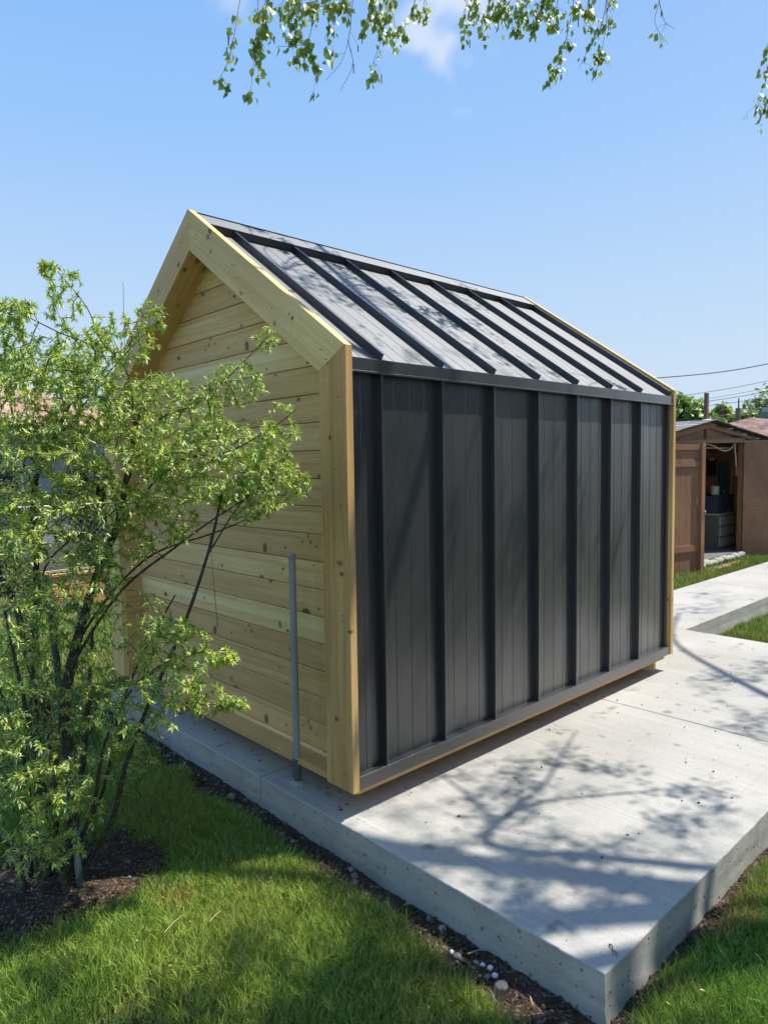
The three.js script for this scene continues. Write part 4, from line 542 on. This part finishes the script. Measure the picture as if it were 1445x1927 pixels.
// ---------------------------------------------------------------- the old brown shed
{
  const brownTex = tex(512, 512, (u, v) => { const k = 1 + 0.22 * (fbm(u * 6, v * 6, 5, 4, 6, 6) - 0.5) + 0.08 * (vn(u * 120, v * 14, 2, 120, 14) - 0.5), w = step(0.7, 0.82, fbm(u * 14, v * 14, 44, 4, 14, 14)) * 0.4; return [mix(158, 176, w) * k, mix(118, 146, w) * k, mix(88, 120, w) * k]; });
  const br = std({ map: brownTex, roughness: 0.85 }), br2 = std({ map: brownTex, color: rgbL(0.84, 0.82, 0.8), roughness: 0.85 }), inside = std({ map: brownTex, roughness: 0.95 }), shin = std({ color: rgbL(0.2, 0.2, 0.2), roughness: 0.95 }), shin2 = std({ color: rgbL(0.27, 0.27, 0.26), roughness: 0.95 }), dark = std({ color: rgbL(0.035, 0.032, 0.03), roughness: 0.9 });
  const Z = -2.2, ZB = -4.7, xl = 6.9, xr = 11.35, rx = 9.04, ry = 2.1, yl = 1.775, yr = 1.86, f = -0.03, U = uvBox(0.7);
  const o = thing('old_shed', 'weathered brown wooden shed with open doors and low shingle roof', 'shed');
  const add = (n, g, m, p = o) => part(n, uvBy(g, U), m, p);
  add('floor_slab', box(xl + 0.02, xr - 0.02, -0.2, f, ZB + 0.05, Z - 0.001), std({ color: rgbL(0.16, 0.15, 0.14), roughness: 1 }));
  add('back_wall', box(xl + 0.061, xr - 0.061, -0.15, 1.85, ZB, ZB + 0.06), inside); add('side_wall', box(xl, xl + 0.06, -0.15, 1.78, ZB, Z - 0.06), br); add('side_wall', box(xr - 0.06, xr, -0.15, 1.85, ZB, Z - 0.06), inside);
  add('front_wall', box(xl, 7.6, -0.15, 1.74, Z - 0.058, Z), br); add('front_wall', box(10.5, xr, -0.15, 1.8, Z - 0.058, Z), br);
  add('door_jamb', box(10.44, 10.499, -0.13, 1.79, Z - 0.05, Z + 0.012), br2); add('door_jamb', box(7.601, 7.63, -0.13, 1.74, Z - 0.1, Z + 0.012), br2);
  // gable above the doors: panel, lintel, centre strut, rake boards
  const poly = (pts, d, z) => { const s = new THREE.Shape(pts.map(p => new THREE.Vector2(...p))); return new THREE.ExtrudeGeometry(s, { depth: d, bevelEnabled: false }).translate(0, 0, z); };
  const rl = x => x < rx ? mix(yl, ry, (x - xl) / (rx - xl)) : mix(ry, yr, (x - rx) / (xr - rx));
  add('gable_panel', poly([[xl, 1.74], [xr, 1.8], [xr, yr - 0.02], [rx, ry - 0.03], [xl, yl - 0.005]], 0.04, Z - 0.05), br);
  add('lintel', poly([[xl + 0.1, 1.735], [10.46, 1.792], [10.46, 1.866], [xl + 0.1, 1.812]].map(([x, y]) => [x, Math.min(y, rl(x) - 0.03)]), 0.05, Z - 0.004), br);
  add('strut', box(rx - 0.07, rx + 0.0, 1.85, ry - 0.04, Z, Z + 0.03), br2);
  add('rake_board', poly([[xl - 0.1, yl - 0.09], [xl - 0.1, yl - 0.01], [rx - 0.002, ry - 0.012], [rx - 0.002, ry - 0.1]], 0.04, Z + 0.004), br); add('rake_board', poly([[rx + 0.002, ry - 0.1], [rx + 0.002, ry - 0.012], [xr + 0.2, yr - 0.01], [xr + 0.2, yr - 0.085]], 0.04, Z + 0.004), br);
  // roof decks and shingle courses
  for (const sg of [0, 1]) {
    const x0 = sg ? rx : xl - 0.14, x1 = sg ? xr + 0.26 : rx, y0 = sg ? ry : yl - 0.01, y1 = sg ? yr - 0.014 : ry, n = 9, dk = add('roof_deck', poly([[x0, y0 - 0.004], [x1, y1 - 0.004], [x1, y1 + 0.012], [x0, y0 + 0.012]], Z - ZB + 0.2, ZB - 0.1), dark);
    for (let k = 0; k < n; k++) { const a = k / n, b = (k + 1) / n + 0.015, X0 = mix(x0, x1, a), X1 = mix(x0, x1, Math.min(b, 1)), Y0 = mix(y0, y1, a), Y1 = mix(y0, y1, Math.min(b, 1)), lo = sg ? 1 : 0; const j = 0.008 * Math.sin(k * 7.3 + sg * 2); part('shingle_course', poly([[X0, Y0 + 0.013 + (lo ? 0.001 : 0.008)], [X1, Y1 + 0.013 + (lo ? 0.008 : 0.001)], [X1, Y1 + 0.019 + (lo ? 0.008 : 0.001)], [X0, Y0 + 0.019 + (lo ? 0.001 : 0.008)]], Z - ZB + 0.24 + j, ZB - 0.1), k % 3 ? shin : shin2, dk); }
  }
  const R = rng(8); for (let k = 0; k < 7; k++) { const x = 9.4 + k * 0.3 + 0.1 * R(), y = rl(x); const m = part('torn_flashing', new THREE.BoxGeometry(0.16 + 0.1 * R(), 0.012, 0.05).rotateZ(-0.1 + 0.2 * R()).translate(x, y - 0.012 - 0.03 * R(), Z + 0.06), k % 2 ? std({ color: rgbL(0.55, 0.56, 0.57), roughness: 0.6 }) : dark, o); }
  add('vent_post', new THREE.BoxGeometry(0.06, 0.46, 0.05).rotateZ(-0.03).translate(rx + 0.01, ry + 0.2, Z - 0.02), std({ color: rgbL(0.15, 0.085, 0.07), roughness: 0.8 }));
  part('flashing', new THREE.BoxGeometry(0.14, 0.012, 0.1).rotateZ(0.15).translate(rx - 0.06, ry + 0.02, Z + 0.02), std({ color: rgbL(0.6, 0.58, 0.56), roughness: 0.7 }), o);
  // threshold of broken concrete
  { const b = []; for (let k = 0; k < 9; k++) b.push(stoneGeo(80 + k, 0.13, 0.45).scale(1, 1, 0.6).translate(8.55 + k * 0.23, -0.1 + 0.01 * (k % 3), Z + 0.03)); part('threshold', mergeGeometries(b.map(g => g.index ? g.toNonIndexed() : g)), mConcSide, o); }
  add('door_mat_board', box(8.5, 9.9, -0.13, -0.105, Z + 0.2, Z + 0.32), std({ color: rgbL(0.42, 0.25, 0.16), roughness: 0.9 }));
  // left door, ajar: boards, battens, latch
  const ld = new THREE.Group(); ld.name = 'door'; ld.position.set(7.64, 0, Z + 0.02); ld.rotation.y = -Math.atan2(0.2, 0.75); o.add(ld);
  for (let k = 0; k < 5; k++) add('board', box(0.02 + k * 0.134, 0.02 + (k + 1) * 0.134 - 0.004, -0.115, 1.735, -0.02, 0.0), br2, ld);
  for (const y of [0.2, 1.42]) add('batten', box(0.02, 0.68, y, y + 0.09, 0.001, 0.018), br2, ld); add('batten', box(0.02, 0.68, 1.66, 1.745, 0.001, 0.018), br2, ld);
  add('edge_board', box(0.694, 0.765, -0.12, 1.752, -0.03, 0.045), br, ld); add('latch_plate', box(0.6, 0.66, 0.86, 0.98, 0.001, 0.02), br, ld); part('latch_ring', new THREE.TorusGeometry(0.03, 0.005, 8, 16).rotateY(1.2).translate(0.775, 0.75, 0.03), std({ color: rgbL(0.5, 0.5, 0.5), metalness: 0.6, roughness: 0.4 }), ld);
  // right door, swung wide: hardboard sheets on a frame
  const rd = new THREE.Group(); rd.name = 'door'; rd.position.set(10.47, 0, Z + 0.03); rd.rotation.y = -Math.atan2(0.55, 0.85); o.add(rd);
  add('sheet', box(0, 1.0, 0.7, 1.81, 0, 0.012, 0.002), br, rd); add('sheet', box(0, 1.0, -0.135, 0.696, 0, 0.012, 0.002), br, rd); add('door_frame', mergeGeometries([box(0, 0.07, -0.13, 1.8, -0.03, -0.001), box(0.93, 1.0, -0.13, 1.8, -0.03, -0.001), box(0.071, 0.929, 1.72, 1.8, -0.03, -0.001)]), br2, rd);
  part('top_edge', box(0, 1.0, 1.811, 1.822, -0.03, 0.012), std({ color: rgbL(0.5, 0.42, 0.33), roughness: 0.8 }), rd);
  // ceiling boards, rafter
  const pale = std({ color: rgbL(0.5, 0.46, 0.38), roughness: 0.9 });
  add('ceiling_board', box(9.0, 11.2, 1.70, 1.712, -2.75, -2.33), pale); add('ceiling_board', box(9.3, 11.2, 1.60, 1.612, -3.6, -3.0), pale); add('rafter', box(xl + 0.07, xr - 0.07, 1.62, 1.69, -2.98, -2.9), inside);
  add('wall_rail', box(xr - 0.1, xr - 0.061, 0.9, 0.97, -3.9, -2.4), inside);
  // things stored inside
  const cream = std({ color: rgbL(0.52, 0.48, 0.36), roughness: 0.7 });
  const dr = thing('dresser', 'cream chest with three drawers inside the brown shed', 'dresser', V(10.5, f, -2.55)); part('case', box(0, 0.78, 0, 0.58, -0.36, -0.02), std({ color: rgbL(0.2, 0.18, 0.13), roughness: 0.8 }), dr); part('top', box(-0.02, 0.8, 0.581, 0.61, -0.38, 0.01), cream, dr);
  for (let k = 0; k < 3; k++) { const d = part('drawer', box(0.02, 0.76, 0.03 + k * 0.185, 0.19 + k * 0.185, -0.019, 0.003, 0.004), cream, dr); part('knob', new THREE.SphereGeometry(0.014, 10, 8).translate(0.55, 0.11 + k * 0.185, 0.014), cream, d); }
  const blue = std({ color: rgbL(0.06, 0.08, 0.12), roughness: 0.5 });
  for (const [x, l] of [[10.52, 'dark blue plastic crate on the left end of the cream chest'], [10.9, 'dark blue plastic crate on the right end of the cream chest']]) { const c = thing('crate', l, 'crate', V(x, f + 0.611, -2.72), 'crates on the chest'); part('shell', mergeGeometries([box(0, 0.36, 0, 0.012, -0.12, 0.12), box(0, 0.36, 0.013, 0.3, 0.108, 0.12), box(0, 0.36, 0.013, 0.3, -0.12, -0.108), box(0, 0.012, 0.013, 0.3, -0.107, 0.107), box(0.348, 0.36, 0.013, 0.3, -0.107, 0.107)]), blue, c); part('rim', mergeGeometries([box(-0.008, 0.368, 0.301, 0.318, 0.1, 0.128), box(-0.008, 0.368, 0.301, 0.318, -0.128, -0.1)]), blue, c); }
  const mf = thing('wall_mirror', 'small wood framed dark mirror hanging inside the brown shed', 'mirror', V(11.28, 1.2, -3.0)); const wf = std({ color: rgbL(0.2, 0.12, 0.08), roughness: 0.7 }); part('frame', mergeGeometries([box(-0.02, 0, 0, 0.36, -0.11, -0.085), box(-0.02, 0, 0, 0.36, 0.085, 0.11), box(-0.02, 0, 0, 0.03, -0.084, 0.084), box(-0.02, 0, 0.33, 0.36, -0.084, 0.084)]), wf, mf); part('glass', box(-0.012, -0.008, 0.03, 0.33, -0.084, 0.084), std({ color: rgbL(0.02, 0.02, 0.02), roughness: 0.2 }), mf); part('paper_tag', box(-0.024, -0.021, 0.3, 0.34, -0.05, 0.05), std({ color: rgbL(0.5, 0.5, 0.5) }), mf);
  { const pts = [[0.0, 0.0], [0.17, 0.0], [0.2, 0.06], [0.19, 0.2], [0.16, 0.33], [0.13, 0.38], [0.1, 0.36]].map(p => new THREE.Vector2(...p)), g = new THREE.LatheGeometry(pts, 20), p = g.attributes.position; for (let i = 0; i < p.count; i++) { const k = 1 + 0.25 * (fbm(p.getX(i) * 9 + 4, p.getY(i) * 9 + p.getZ(i) * 9, 6, 2) - 0.5); p.setXYZ(i, p.getX(i) * k, p.getY(i), p.getZ(i) * k); } g.computeVertexNormals(); const b = solo('paper_sack', g, std({ color: rgbL(0.3, 0.15, 0.1), roughness: 0.95 }), 'reddish brown sack standing on a dark bin inside the brown shed', 'sack'); b.position.set(10.85, 0.15, -3.0); }
  const bn = thing('storage_bin', 'dark plastic bin under the reddish sack inside the brown shed', 'bin', V(10.85, f, -3.0)); part('body', box(-0.26, 0.26, 0, 0.16, -0.2, 0.2, 0.01), std({ color: rgbL(0.03, 0.03, 0.035), roughness: 0.6 }), bn); part('lid', box(-0.27, 0.27, 0.161, 0.179, -0.21, 0.21, 0.006), std({ color: rgbL(0.04, 0.04, 0.045), roughness: 0.5 }), bn);
  { const g = new THREE.PlaneGeometry(0.26, 0.62, 12, 20), p = g.attributes.position; for (let i = 0; i < p.count; i++) { const x = p.getX(i), y = p.getY(i); p.setZ(i, 0.03 * Math.sin(x * 40 + y * 3) + 0.03 * Math.sin(y * 7)); p.setX(i, x * (0.45 + 0.55 * clamp(0.5 - y / 0.62))); } g.computeVertexNormals(); const g2 = g.clone().translate(0, 0, 0.012); const c = solo('hanging_cloth', mergeGeometries([g, g2]), std({ color: rgbL(0.04, 0.1, 0.08), roughness: 0.95, side: THREE.DoubleSide }), 'dark green cloth hanging inside the brown shed', 'cloth'); c.position.set(11.22, 1.15, -2.75); c.rotation.y = -Math.PI / 2; }
  { const bx = thing('cardboard_box', 'brown cardboard box leaning by the wall behind the reddish sack', 'box', V(11.0, 0.15, -3.45)); const cb = std({ color: rgbL(0.4, 0.28, 0.17), roughness: 0.95 }); part('carton', box(-0.2, 0.2, 0, 0.45, -0.16, 0.16, 0.004), cb, bx); part('flap', new THREE.BoxGeometry(0.4, 0.006, 0.16).rotateX(0.7).translate(0, 0.52, 0.2), cb, bx); bx.position.y = -0.03; bx.scale.y = 1.6; }
  { const br3 = thing('broom', 'broom leaning on the right wall inside the brown shed', 'broom', V(11.1, -0.03, -2.62)); part('handle', tubeGeo([V(0.1, 1.55, 0.02), V(0, 0.75, 0), V(-0.05, 0.64, 0)], 0.013, 0.013, 8, 8), std({ color: rgbL(0.5, 0.36, 0.18), roughness: 0.7 }), br3); part('head', box(-0.13, 0.05, 0.611, 0.66, -0.04, 0.04, 0.01), std({ color: rgbL(0.3, 0.12, 0.08), roughness: 0.7 }), br3); }
  { const pc2 = thing('paint_can', 'small pale paint can on the left crate inside the brown shed', 'can', V(10.62, f + 0.93, -2.68)); part('can', new THREE.LatheGeometry([[0, 0], [0.07, 0], [0.072, 0.005], [0.07, 0.01], [0.07, 0.15], [0.073, 0.155], [0.06, 0.16], [0.058, 0.15], [0, 0.148]].map(q => new THREE.Vector2(...q)), 20), std({ color: rgbL(0.6, 0.6, 0.56), roughness: 0.5 }), pc2); part('bail_handle', new THREE.TorusGeometry(0.07, 0.003, 6, 20, Math.PI).rotateX(1.1).translate(0, 0.13, 0), std({ color: rgbL(0.4, 0.4, 0.4), metalness: 0.7, roughness: 0.4 }), pc2); }
  solo('power_cord', tubeGeo([V(9.0, 1.77, -2.28), V(9.5, 1.735, -2.28), V(9.9, 1.66, -2.28), V(10.12, 1.68, -2.26), V(10.26, 1.76, -2.25), V(10.27, 1.78, -2.24)], 0.011, 0.011, 8, 30), std({ color: rgbL(0.62, 0.56, 0.38), roughness: 0.7 }), 'pale power cord drooping under the lintel of the brown shed', 'cord');
  const hc = thing('extension_cord', 'pale cord end with dark plug hanging in the brown shed doorway', 'cord'); part('cord', tubeGeo([V(10.29, 1.79, -2.24), V(10.28, 1.66, -2.24), V(10.33, 1.52, -2.24), V(10.33, 1.4, -2.24)], 0.012, 0.011, 8, 20), std({ color: rgbL(0.62, 0.56, 0.38), roughness: 0.7 }), hc); part('plug', box(10.305, 10.36, 1.24, 1.39, -2.265, -2.22, 0.008), std({ color: rgbL(0.1, 0.06, 0.05), roughness: 0.7 }), hc);
}
// ---------------------------------------------------------------- far trees, hedges, houses, poles and wires
function leafMass(name, label, category, blobs, n, size, tint, trunk, seed, group) {
  const R = rng(seed), t = thing(name, label, category, null, group), b = new Build(), tot = blobs.reduce((s, q) => s + q[3] * q[4], 0);
  for (const [x, y, z, r, w] of blobs) { const m = Math.round(n * r * w / tot); for (let k = 0; k < m; k++) {
    const d = V(R() - 0.5, R() - 0.5, R() - 0.5).normalize(), q = r * (0.55 + 0.5 * Math.pow(R(), 0.6)) * (0.75 + 0.5 * fbm(d.x * 2 + x, d.y * 2 + d.z * 2.3 + z, seed, 3)), p = V(x, y, z).addScaledVector(d, q), v = 0.7 + 0.6 * R(), s = size * (0.6 + 0.8 * R());
    leafInto(b, p, V(R() - 0.5, R() - 0.6, R() - 0.5).normalize(), V(R() - 0.5, 1, R() - 0.5).normalize(), s, s * 0.6, [tint[0] * v, tint[1] * v, tint[2] * v], 0.15); } }
  part('crown', b.geo(), mLeaf, t).userData.kind = 'stuff';
  const w = new Build(), base = trunk; const top = V(blobs[0][0], blobs[0][1], blobs[0][2]);
  if (base) { w.seg(base, base.clone().lerp(top, 0.6), base.r0, base.r0 * 0.7, 9); for (const q of blobs) w.seg(base.clone().lerp(top, 0.55), V(q[0], q[1], q[2]), base.r0 * 0.5, base.r0 * 0.12, 6); part('trunk', w.geo(), mBark, t); }
  return t;
}
const trunkAt = (x, z, r) => { const p = V(x, -0.3, z); p.r0 = r; return p; };
{
  const blob = (px, py, d, rp, w = 1) => { const p = at(px, py, d); return [p.x, p.y, p.z, rp * d / FOCAL, w]; };
  const cx = (l) => trunkAt(l[0][0], l[0][2], 0.2);
  let l = [blob(1290, 790, 30, 36), blob(1262, 775, 30, 30), blob(1320, 800, 30, 28), blob(1278, 765, 30, 18), blob(1306, 772, 31, 14), blob(1345, 806, 30, 20)]; leafMass('maple_tree', 'bright green rounded tree behind the left half of the brown shed', 'tree', l, 5200, 0.3, [0.32, 0.44, 0.13], cx(l), 71, 'trees on the horizon');
  l = [blob(1368, 800, 36, 26), blob(1358, 775, 36, 14), blob(1384, 812, 36, 24), blob(1352, 800, 36, 14)]; leafMass('willow_tree', 'pale yellow green tree left of the utility pole', 'tree', l, 2600, 0.28, [0.46, 0.5, 0.18], cx(l), 72, 'trees on the horizon');
  l = [blob(1412, 800, 34, 26), blob(1430, 810, 34, 24), blob(1402, 790, 34, 18), blob(1455, 800, 34, 20)]; leafMass('willow_tree', 'pale yellow green tree right of the utility pole', 'tree', l, 2600, 0.28, [0.44, 0.5, 0.18], cx(l), 73, 'trees on the horizon');
  l = [blob(1440, 748, 40, 20, 0.6), blob(1415, 765, 40, 15, 0.6), blob(1455, 765, 40, 20, 0.6), blob(1442, 780, 40, 18, 0.6)]; leafMass('sparse_tree', 'thinly leafed tree rising above the green eave at the right edge', 'tree', l, 620, 0.28, [0.36, 0.42, 0.16], trunkAt(l[3][0], l[3][2], 0.12), 74, 'trees on the horizon');
  // dark shrubs behind the chain-link fence
  const hb = (px, py, d, r) => blob(px, py, d, r);
  leafMass('hedge_shrub', 'dark leafy shrub behind the fence close to the left shed post', 'shrub', [hb(186, 1060, 9, 40), hb(185, 1130, 9, 45), hb(192, 990, 9, 35), hb(170, 950, 9.4, 50), hb(200, 900, 9.4, 45)], 6000, 0.07, [0.05, 0.09, 0.03], trunkAt(2.0, -6.9, 0.04), 75, 'shrubs beyond the fence');
  leafMass('hedge_shrub', 'yellow green shrub behind the fence at the left edge', 'shrub', [hb(10, 1090, 9, 45), hb(0, 1030, 9, 40), hb(40, 1130, 9, 40), hb(25, 960, 10, 60)], 5000, 0.07, [0.22, 0.26, 0.06], trunkAt(0.3, -7.3, 0.04), 76, 'shrubs beyond the fence');
  leafMass('hedge_shrub', 'low green shrub in front of the orange planter', 'shrub', [hb(120, 1165, 8, 26), hb(155, 1160, 8, 24)], 1800, 0.06, [0.12, 0.2, 0.05], trunkAt(1.15, -6.2, 0.02), 77, 'shrubs beyond the fence');
  // chain-link fence along the back
  const fz = -6.55, fn = thing('chain_link_fence', 'grey chain-link fence seen through the shrub', 'fence'), wire = std({ color: rgbL(0.3, 0.31, 0.31), roughness: 0.5, metalness: 0.5 });
  for (const x of [-2.2, 0.2, 2.6]) part('post', new THREE.CylinderGeometry(0.028, 0.028, 1.3, 10).translate(x, 0.5, fz), wire, fn);
  part('top_rail', new THREE.CylinderGeometry(0.018, 0.018, 5, 8).rotateZ(Math.PI / 2).translate(0.3, 1.08, fz), wire, fn);
  const b = new Build(); for (let x = -3.2; x < 2.8; x += 0.075) { const hgt = 1.16; for (const s of [1, -1]) { const x0 = s > 0 ? x : x + hgt, x1 = s > 0 ? x + hgt : x, t0 = clamp((-2.2 - x0) / (x1 - x0)), a = V(x0, -0.08, fz + 0.004 * s), c = V(x1, -0.08 + hgt, fz + 0.004 * s); const lo = -2.2, hi = 2.8; const p = u => a.clone().lerp(c, u); let u0 = 0, u1 = 1; const f = v => (v - x0) / (x1 - x0); const q = [f(lo), f(hi)].sort((m, n) => m - n); u0 = Math.max(0, q[0]); u1 = Math.min(1, q[1]); if (u1 > u0) b.seg(p(u0), p(u1), 0.0017, 0.0017, 4); } }
  part('mesh', b.geo(), wire, fn).userData.kind = 'stuff';
  // orange planter box of planks
  const pc = at(140, 1112, 8.4), pl = thing('planter_box', 'orange wooden planter box beyond the fence', 'planter', V(pc.x, -0.13, pc.z)), ow = std({ color: rgbL(0.55, 0.3, 0.12), roughness: 0.8 });
  for (let k = 0; k < 3; k++) { part('plank', box(-0.28, 0.3, 0.02 + k * 0.13, 0.14 + k * 0.13, 0.15, 0.175, 0.003), ow, pl); part('plank', box(-0.28, 0.3, 0.02 + k * 0.13, 0.14 + k * 0.13, -0.175, -0.15, 0.003), ow, pl); part('end_plank', box(-0.28, -0.255, 0.02 + k * 0.13, 0.14 + k * 0.13, -0.149, 0.149, 0.003), ow, pl); part('end_plank', box(0.275, 0.3, 0.02 + k * 0.13, 0.14 + k * 0.13, -0.149, 0.149, 0.003), ow, pl); }
  part('rim', mergeGeometries([box(-0.31, 0.33, 0.401, 0.425, 0.13, 0.2), box(-0.31, 0.33, 0.401, 0.425, -0.2, -0.13)]), std({ color: rgbL(0.62, 0.42, 0.22), roughness: 0.8 }), pl); part('soil', box(-0.25, 0.27, 0.03, 0.36, -0.148, 0.148), mSoil, pl);
  // neighbour's house behind the shrub
  const rt = tex(512, 512, (u, v) => { const r = Math.floor(v * 24), c = h2(Math.floor(u * 20 + (r % 2) * 0.5), r, 9); const k = 0.8 + 0.4 * c + 0.2 * (fbm(u * 20, v * 20, 6, 3, 20, 20) - 0.5); return [164 * k, 132 * k, 120 * k]; });
  const mRoof = std({ map: rt, roughness: 0.95 }), wallG = std({ color: rgbL(0.3, 0.3, 0.32), roughness: 0.85 });
  const hs = thing('neighbour_house', 'grey house with a low reddish roof behind the shrub', 'house', V(-2, -0.2, -14));
  part('wall', box(-4, 7, 0, 2.7, -6, 0), wallG, hs);
  { const g = new THREE.BufferGeometry(), P = [[-4.5, 2.65, 0.6], [7.5, 2.65, 0.6], [4, 4.3, -3], [-1, 4.3, -3], [7.5, 2.65, -6.6], [-4.5, 2.65, -6.6]], F = [[0, 1, 2], [0, 2, 3], [1, 4, 2], [4, 5, 3], [4, 3, 2], [5, 0, 3], [0, 5, 4], [0, 4, 1]]; g.setAttribute('position', new THREE.Float32BufferAttribute(P.flat(), 3)); g.setIndex(F.flat()); let q = g.toNonIndexed(); q.computeVertexNormals(); part('roof', uvBy(q, p => [p.x / 3, (p.y * 1.6 + p.z) / 3]), mRoof, hs); }
  for (const x of [-2.5, 1.2, 4.2]) { const w = part('window', box(x - 0.5, x + 0.5, 1.0, 2.1, 0.002, 0.03), std({ color: rgbL(0.7, 0.7, 0.68) }), hs); part('pane', box(x - 0.43, x + 0.43, 1.07, 2.03, 0.031, 0.036), std({ color: rgbL(0.03, 0.035, 0.04), roughness: 0.1 }), w); }
  // houses on the right
  const h2s = thing('brown_roof_house', 'house with a low pinkish brown shingle roof behind the brown shed', 'house'); const c1 = at(1440, 812, 19);
  part('wall', box(c1.x - 0.2, c1.x + 8, -0.2, 1.84, c1.z - 3, c1.z + 1), std({ color: rgbL(0.45, 0.42, 0.38), roughness: 0.9 }), h2s);
  { const g = new THREE.BufferGeometry(), a = c1.x - 0.75, b2 = c1.x + 8.6, z0 = c1.z + 1.8, z1 = c1.z - 3.6, P = [[a, 1.85, z0], [b2, 1.85, z0], [b2 - 3, 2.75, (z0 + z1) / 2], [a + 2.2, 2.75, (z0 + z1) / 2], [b2, 1.85, z1], [a, 1.85, z1]], F = [[0, 1, 2], [0, 2, 3], [1, 4, 2], [4, 5, 3], [4, 3, 2], [5, 0, 3], [0, 5, 4], [0, 4, 1]]; g.setAttribute('position', new THREE.Float32BufferAttribute(P.flat(), 3)); g.setIndex(F.flat()); const q = g.toNonIndexed(); q.computeVertexNormals(); part('roof', uvBy(q, p => [p.x / 3, (p.y * 1.6 + p.z) / 3]), std({ map: rt, color: rgbL(0.62, 0.6, 0.58), roughness: 0.95 }), h2s); }
  const c2 = at(1425, 782, 26), h3 = thing('green_eave_house', 'pale house with a green eave at the right edge', 'house'); part('wall', box(c2.x + 0.5, c2.x + 8, -0.2, c2.y - 0.15, c2.z + 0.4, c2.z + 5), std({ color: rgbL(0.6, 0.6, 0.58), roughness: 0.9 }), h3); part('eave', box(c2.x, c2.x + 8.4, c2.y - 0.15, c2.y + 0.12, c2.z, c2.z + 5.4), std({ color: rgbL(0.1, 0.2, 0.15), roughness: 0.7 }), h3); part('roof', box(c2.x + 0.1, c2.x + 8.3, c2.y + 0.121, c2.y + 0.3, c2.z + 0.1, c2.z + 5.2), std({ color: rgbL(0.4, 0.42, 0.42), roughness: 0.9 }), h3); part('window', box(c2.x + 0.48, c2.x + 0.498, 1.2, c2.y - 0.4, c2.z + 0.9, c2.z + 2.2), std({ color: rgbL(0.05, 0.06, 0.07), roughness: 0.2 }), h3);
  // hedge added out of view on the right, keeps sky reflection off the steel wall
  { const hl = []; for (let k = 0; k < 13; k++) hl.push([-1 + k * 1.15, 1.2 + 0.5 * (k % 2), 7.0 + 0.3 * Math.sin(k * 2.1), 1.3, 1], [-0.6 + k * 1.15, 3.1 + 0.4 * Math.sin(k * 1.7), 7.0, 1.25, 1], [-0.3 + k * 1.15, 4.9 + 0.6 * Math.sin(k * 2.3), 7.2, 1.1, 1]); leafMass('added_hedge', 'added tall dark green hedge out of view right of the slab, darkens what the steel wall reflects', 'hedge', hl, 26000, 0.17, [0.08, 0.13, 0.04], trunkAt(6, 7.4, 0.08), 79); }
  // utility pole and wires
  const poleTop = at(1388, 768, 32), poleM = std({ color: rgbL(0.2, 0.17, 0.14), roughness: 0.95 }), up = thing('utility_pole', 'wooden utility pole between the two pale green trees', 'pole'); part('pole', new THREE.CylinderGeometry(0.11, 0.15, poleTop.y + 0.4, 10).translate(poleTop.x, (poleTop.y - 0.4) / 2, poleTop.z), poleM, up); part('mast', new THREE.CylinderGeometry(0.03, 0.04, 0.5, 8).translate(poleTop.x + 0.06, poleTop.y + 0.2, poleTop.z), poleM, up);
  const wm = std({ color: rgbL(0.06, 0.07, 0.09), roughness: 0.6 });
  const wireBetween = (a, b2, sag, r, label) => { const m = a.clone().lerp(b2, 0.5).add(V(0, -sag, 0)); solo('overhead_wire', tubeGeo([a, m, b2], r, r, 5, 30), wm, label, 'wire', 'overhead wires'); };
  wireBetween(at(1180, 716, 16), at(1560, 660, 16), 0.12, 0.012, 'thick topmost overhead wire at the right');
  wireBetween(at(1230, 752, 30), at(1520, 700, 30), 0.1, 0.012, 'second overhead wire below the thick one');
  wireBetween(at(1260, 760, 30), at(1520, 712, 30), 0.1, 0.009, 'third overhead wire, thin and faint');
  wireBetween(at(1260, 764, 30), at(1520, 720, 30), 0.1, 0.012, 'fourth overhead wire from the top');
  wireBetween(at(1270, 770, 30), at(1520, 732, 30), 0.1, 0.011, 'lowest of the overhead wires in the parallel bundle');
  wireBetween(at(1350, 783, 31), at(1540, 752, 31), 0.1, 0.011, 'wire crossing the utility pole in front of the pale trees');
}

renderer.render(scene, camera);
